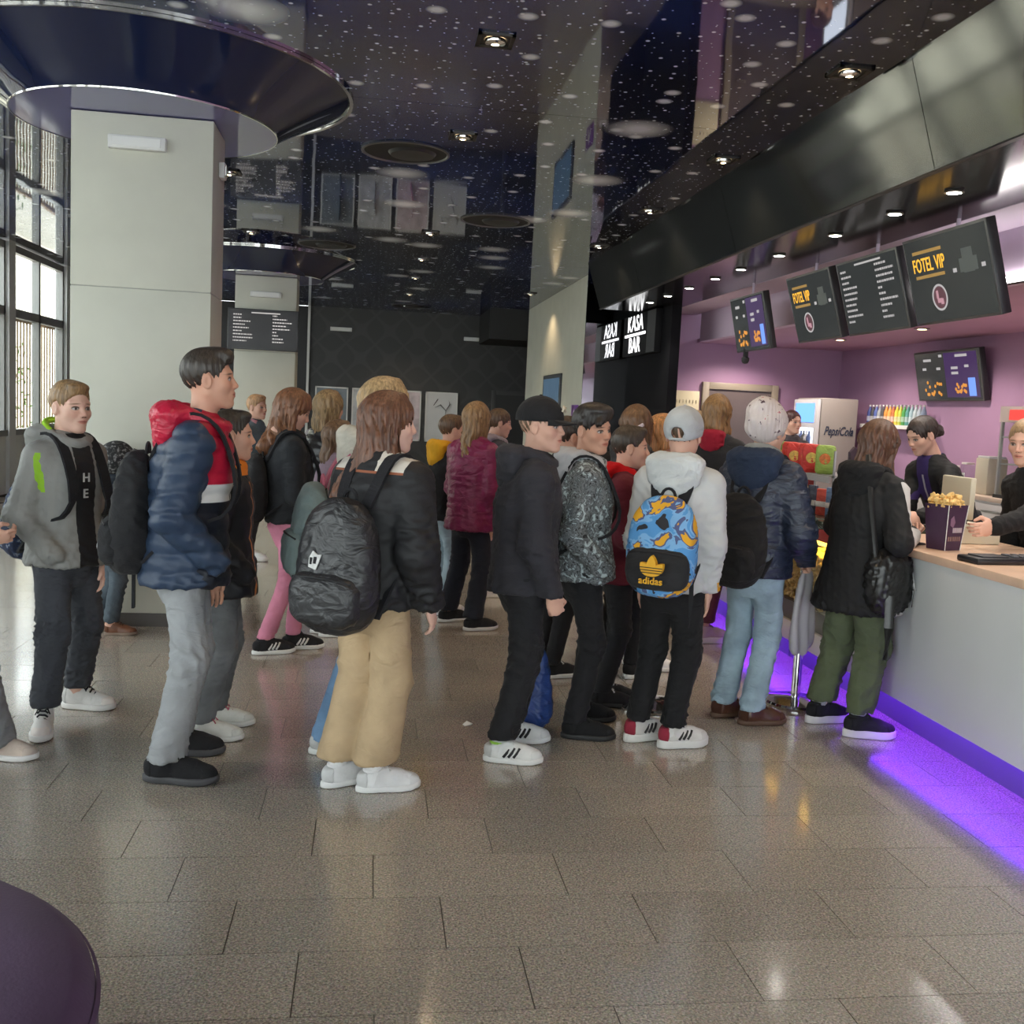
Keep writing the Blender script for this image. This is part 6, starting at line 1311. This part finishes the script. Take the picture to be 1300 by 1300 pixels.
B().tube([(0, -.10, .27), (-.07, -.08, .52), (-.15, -.03, .74), (-.15, .05, .76), (-.08, .10, .52), (0, .10, .27)], .014, 8, .35).build('strap', LEA, t_, True)
B().tube([(.07, -.07, .10), (.085, -.08, -.05), (.08, -.08, -.20)], .022, 8, .25).build('hanging_strap', LEA, t_, True); B().tube([(.085, .06, .20), (.095, .07, .12), (.085, .075, .04)], .003, 6).build('silver_zip', CHROME, t_, True); B().lathe([(.012, 0), (.016, .003), (.012, .006)], (.09, .08, .12), 12).build('ring', CHROME, t_, True)
# staff
p = person('bar worker with dark tied hair in black jacket leaning over the counter', [(3.70, 5.85, 262), (3.74, 6.05, 262)], 258, 1.575, face=262, pitch=24, skin='fair', hair=('bun', .1, (.035, .022, .018)), top=dict(mat=blocks('black_violet_panels', (.012, .012, .013), [((-.05, .03, 1.06), (.05, N, N), (.05, .03, .13)), ((-.010, .05, 1.06), (.006, N, 1.22), (.5, .5, .52))], .7), bulk=.020, hem=.50, collar=.022), legs=dict(col=BLACK), shoes=dict(col=BLACK), arms=(dict(world=(3.20, 5.52, .99), hand='flat'), dict(world=(3.16, 5.80, .99), hand='flat')), lod=1, group=STAFF, headoff=(0, .16), lean=.13)
b = B().box((-.11, .105, 1.22), (-.085, .112, 1.245)); b.build('name_badge', WHITE, p['jacket'])
person('cashier in black at the right edge reaching out to the popcorn box', [(3.52, 4.66, 262), (3.54, 4.86, 262)], 262, 1.575, face=240, pitch=12, skin='fair', hair=('bun', .1, (.30, .19, .10)), top=dict(col=(.012, .012, .013), bulk=.016, hem=.50), legs=dict(col=BLACK), shoes=dict(col=BLACK), arms=(dict(world=(2.94, 4.43, 1.055), hand='grip', thumb=(.0, .2, 1), pole=(0, -.5, -1)), 'down'), lod=1, group=STAFF, headoff=(0, .10), lean=.10)
person('bar worker with dark red hair by the drinks dispenser', [(4.05, 9.6, 190), (4.17, 9.6, 190)], 188, 1.62, face=160, hair=('bun', .1, (.07, .02, .018)), top=dict(col=(.06, .05, .055), bulk=.015), legs=dict(col=BLACK), lod=3, group=STAFF)
# blue sack held low by the boy in the cap
t_ = thing('drawstring_sack', 'blue sack standing behind the legs of the boy in the cap', 'sack', (.80, 4.60, 0), .2)
def sackf(P):
    tz = np.clip(P[:, 2] / .40, 0, 1); a = .085 * (1.0 - .62 * tz ** 1.6) + .012; b_ = .06 * (1 - .6 * tz ** 1.6) + .008
    return ((np.abs(P[:, 0] / a) ** 2.4 + np.abs(P[:, 1] / b_) ** 2.4 + np.abs((P[:, 2] - .21) / .205) ** 5) ** .5 - 1) * .05
V, Q = nets(sackf, (-.13, -.10, -.03), (.13, .10, .46), .009); V = V + vnorm(V, Q) * folds(V, 12, .10, .010, 1.6)[:, None]; V[:, 2] = np.maximum(V[:, 2], .001); BS = fab((.022, .055, .21), 'shiny'); obj('sack_body', mesh('sack_body', V, Q), BS, t_)
B().tube([(0, 0, .40), (-.02, -.02, .50), (-.03, -.10, .62)], .007, 6).build('drawstring', BS, t_, True); B().tube([(-.08, -.02, .05), (-.16, -.12, .03), (-.22, -.20, .012), (-.30, -.27, .008)], .010, 6, .5).build('shoulder_strap', BS, t_, True); B().tube([(-.08, -.02, .12), (-.15, -.10, .06), (-.20, -.18, .014), (-.26, -.24, .008)], .008, 6, .5).build('shoulder_strap', BS, t_, True)
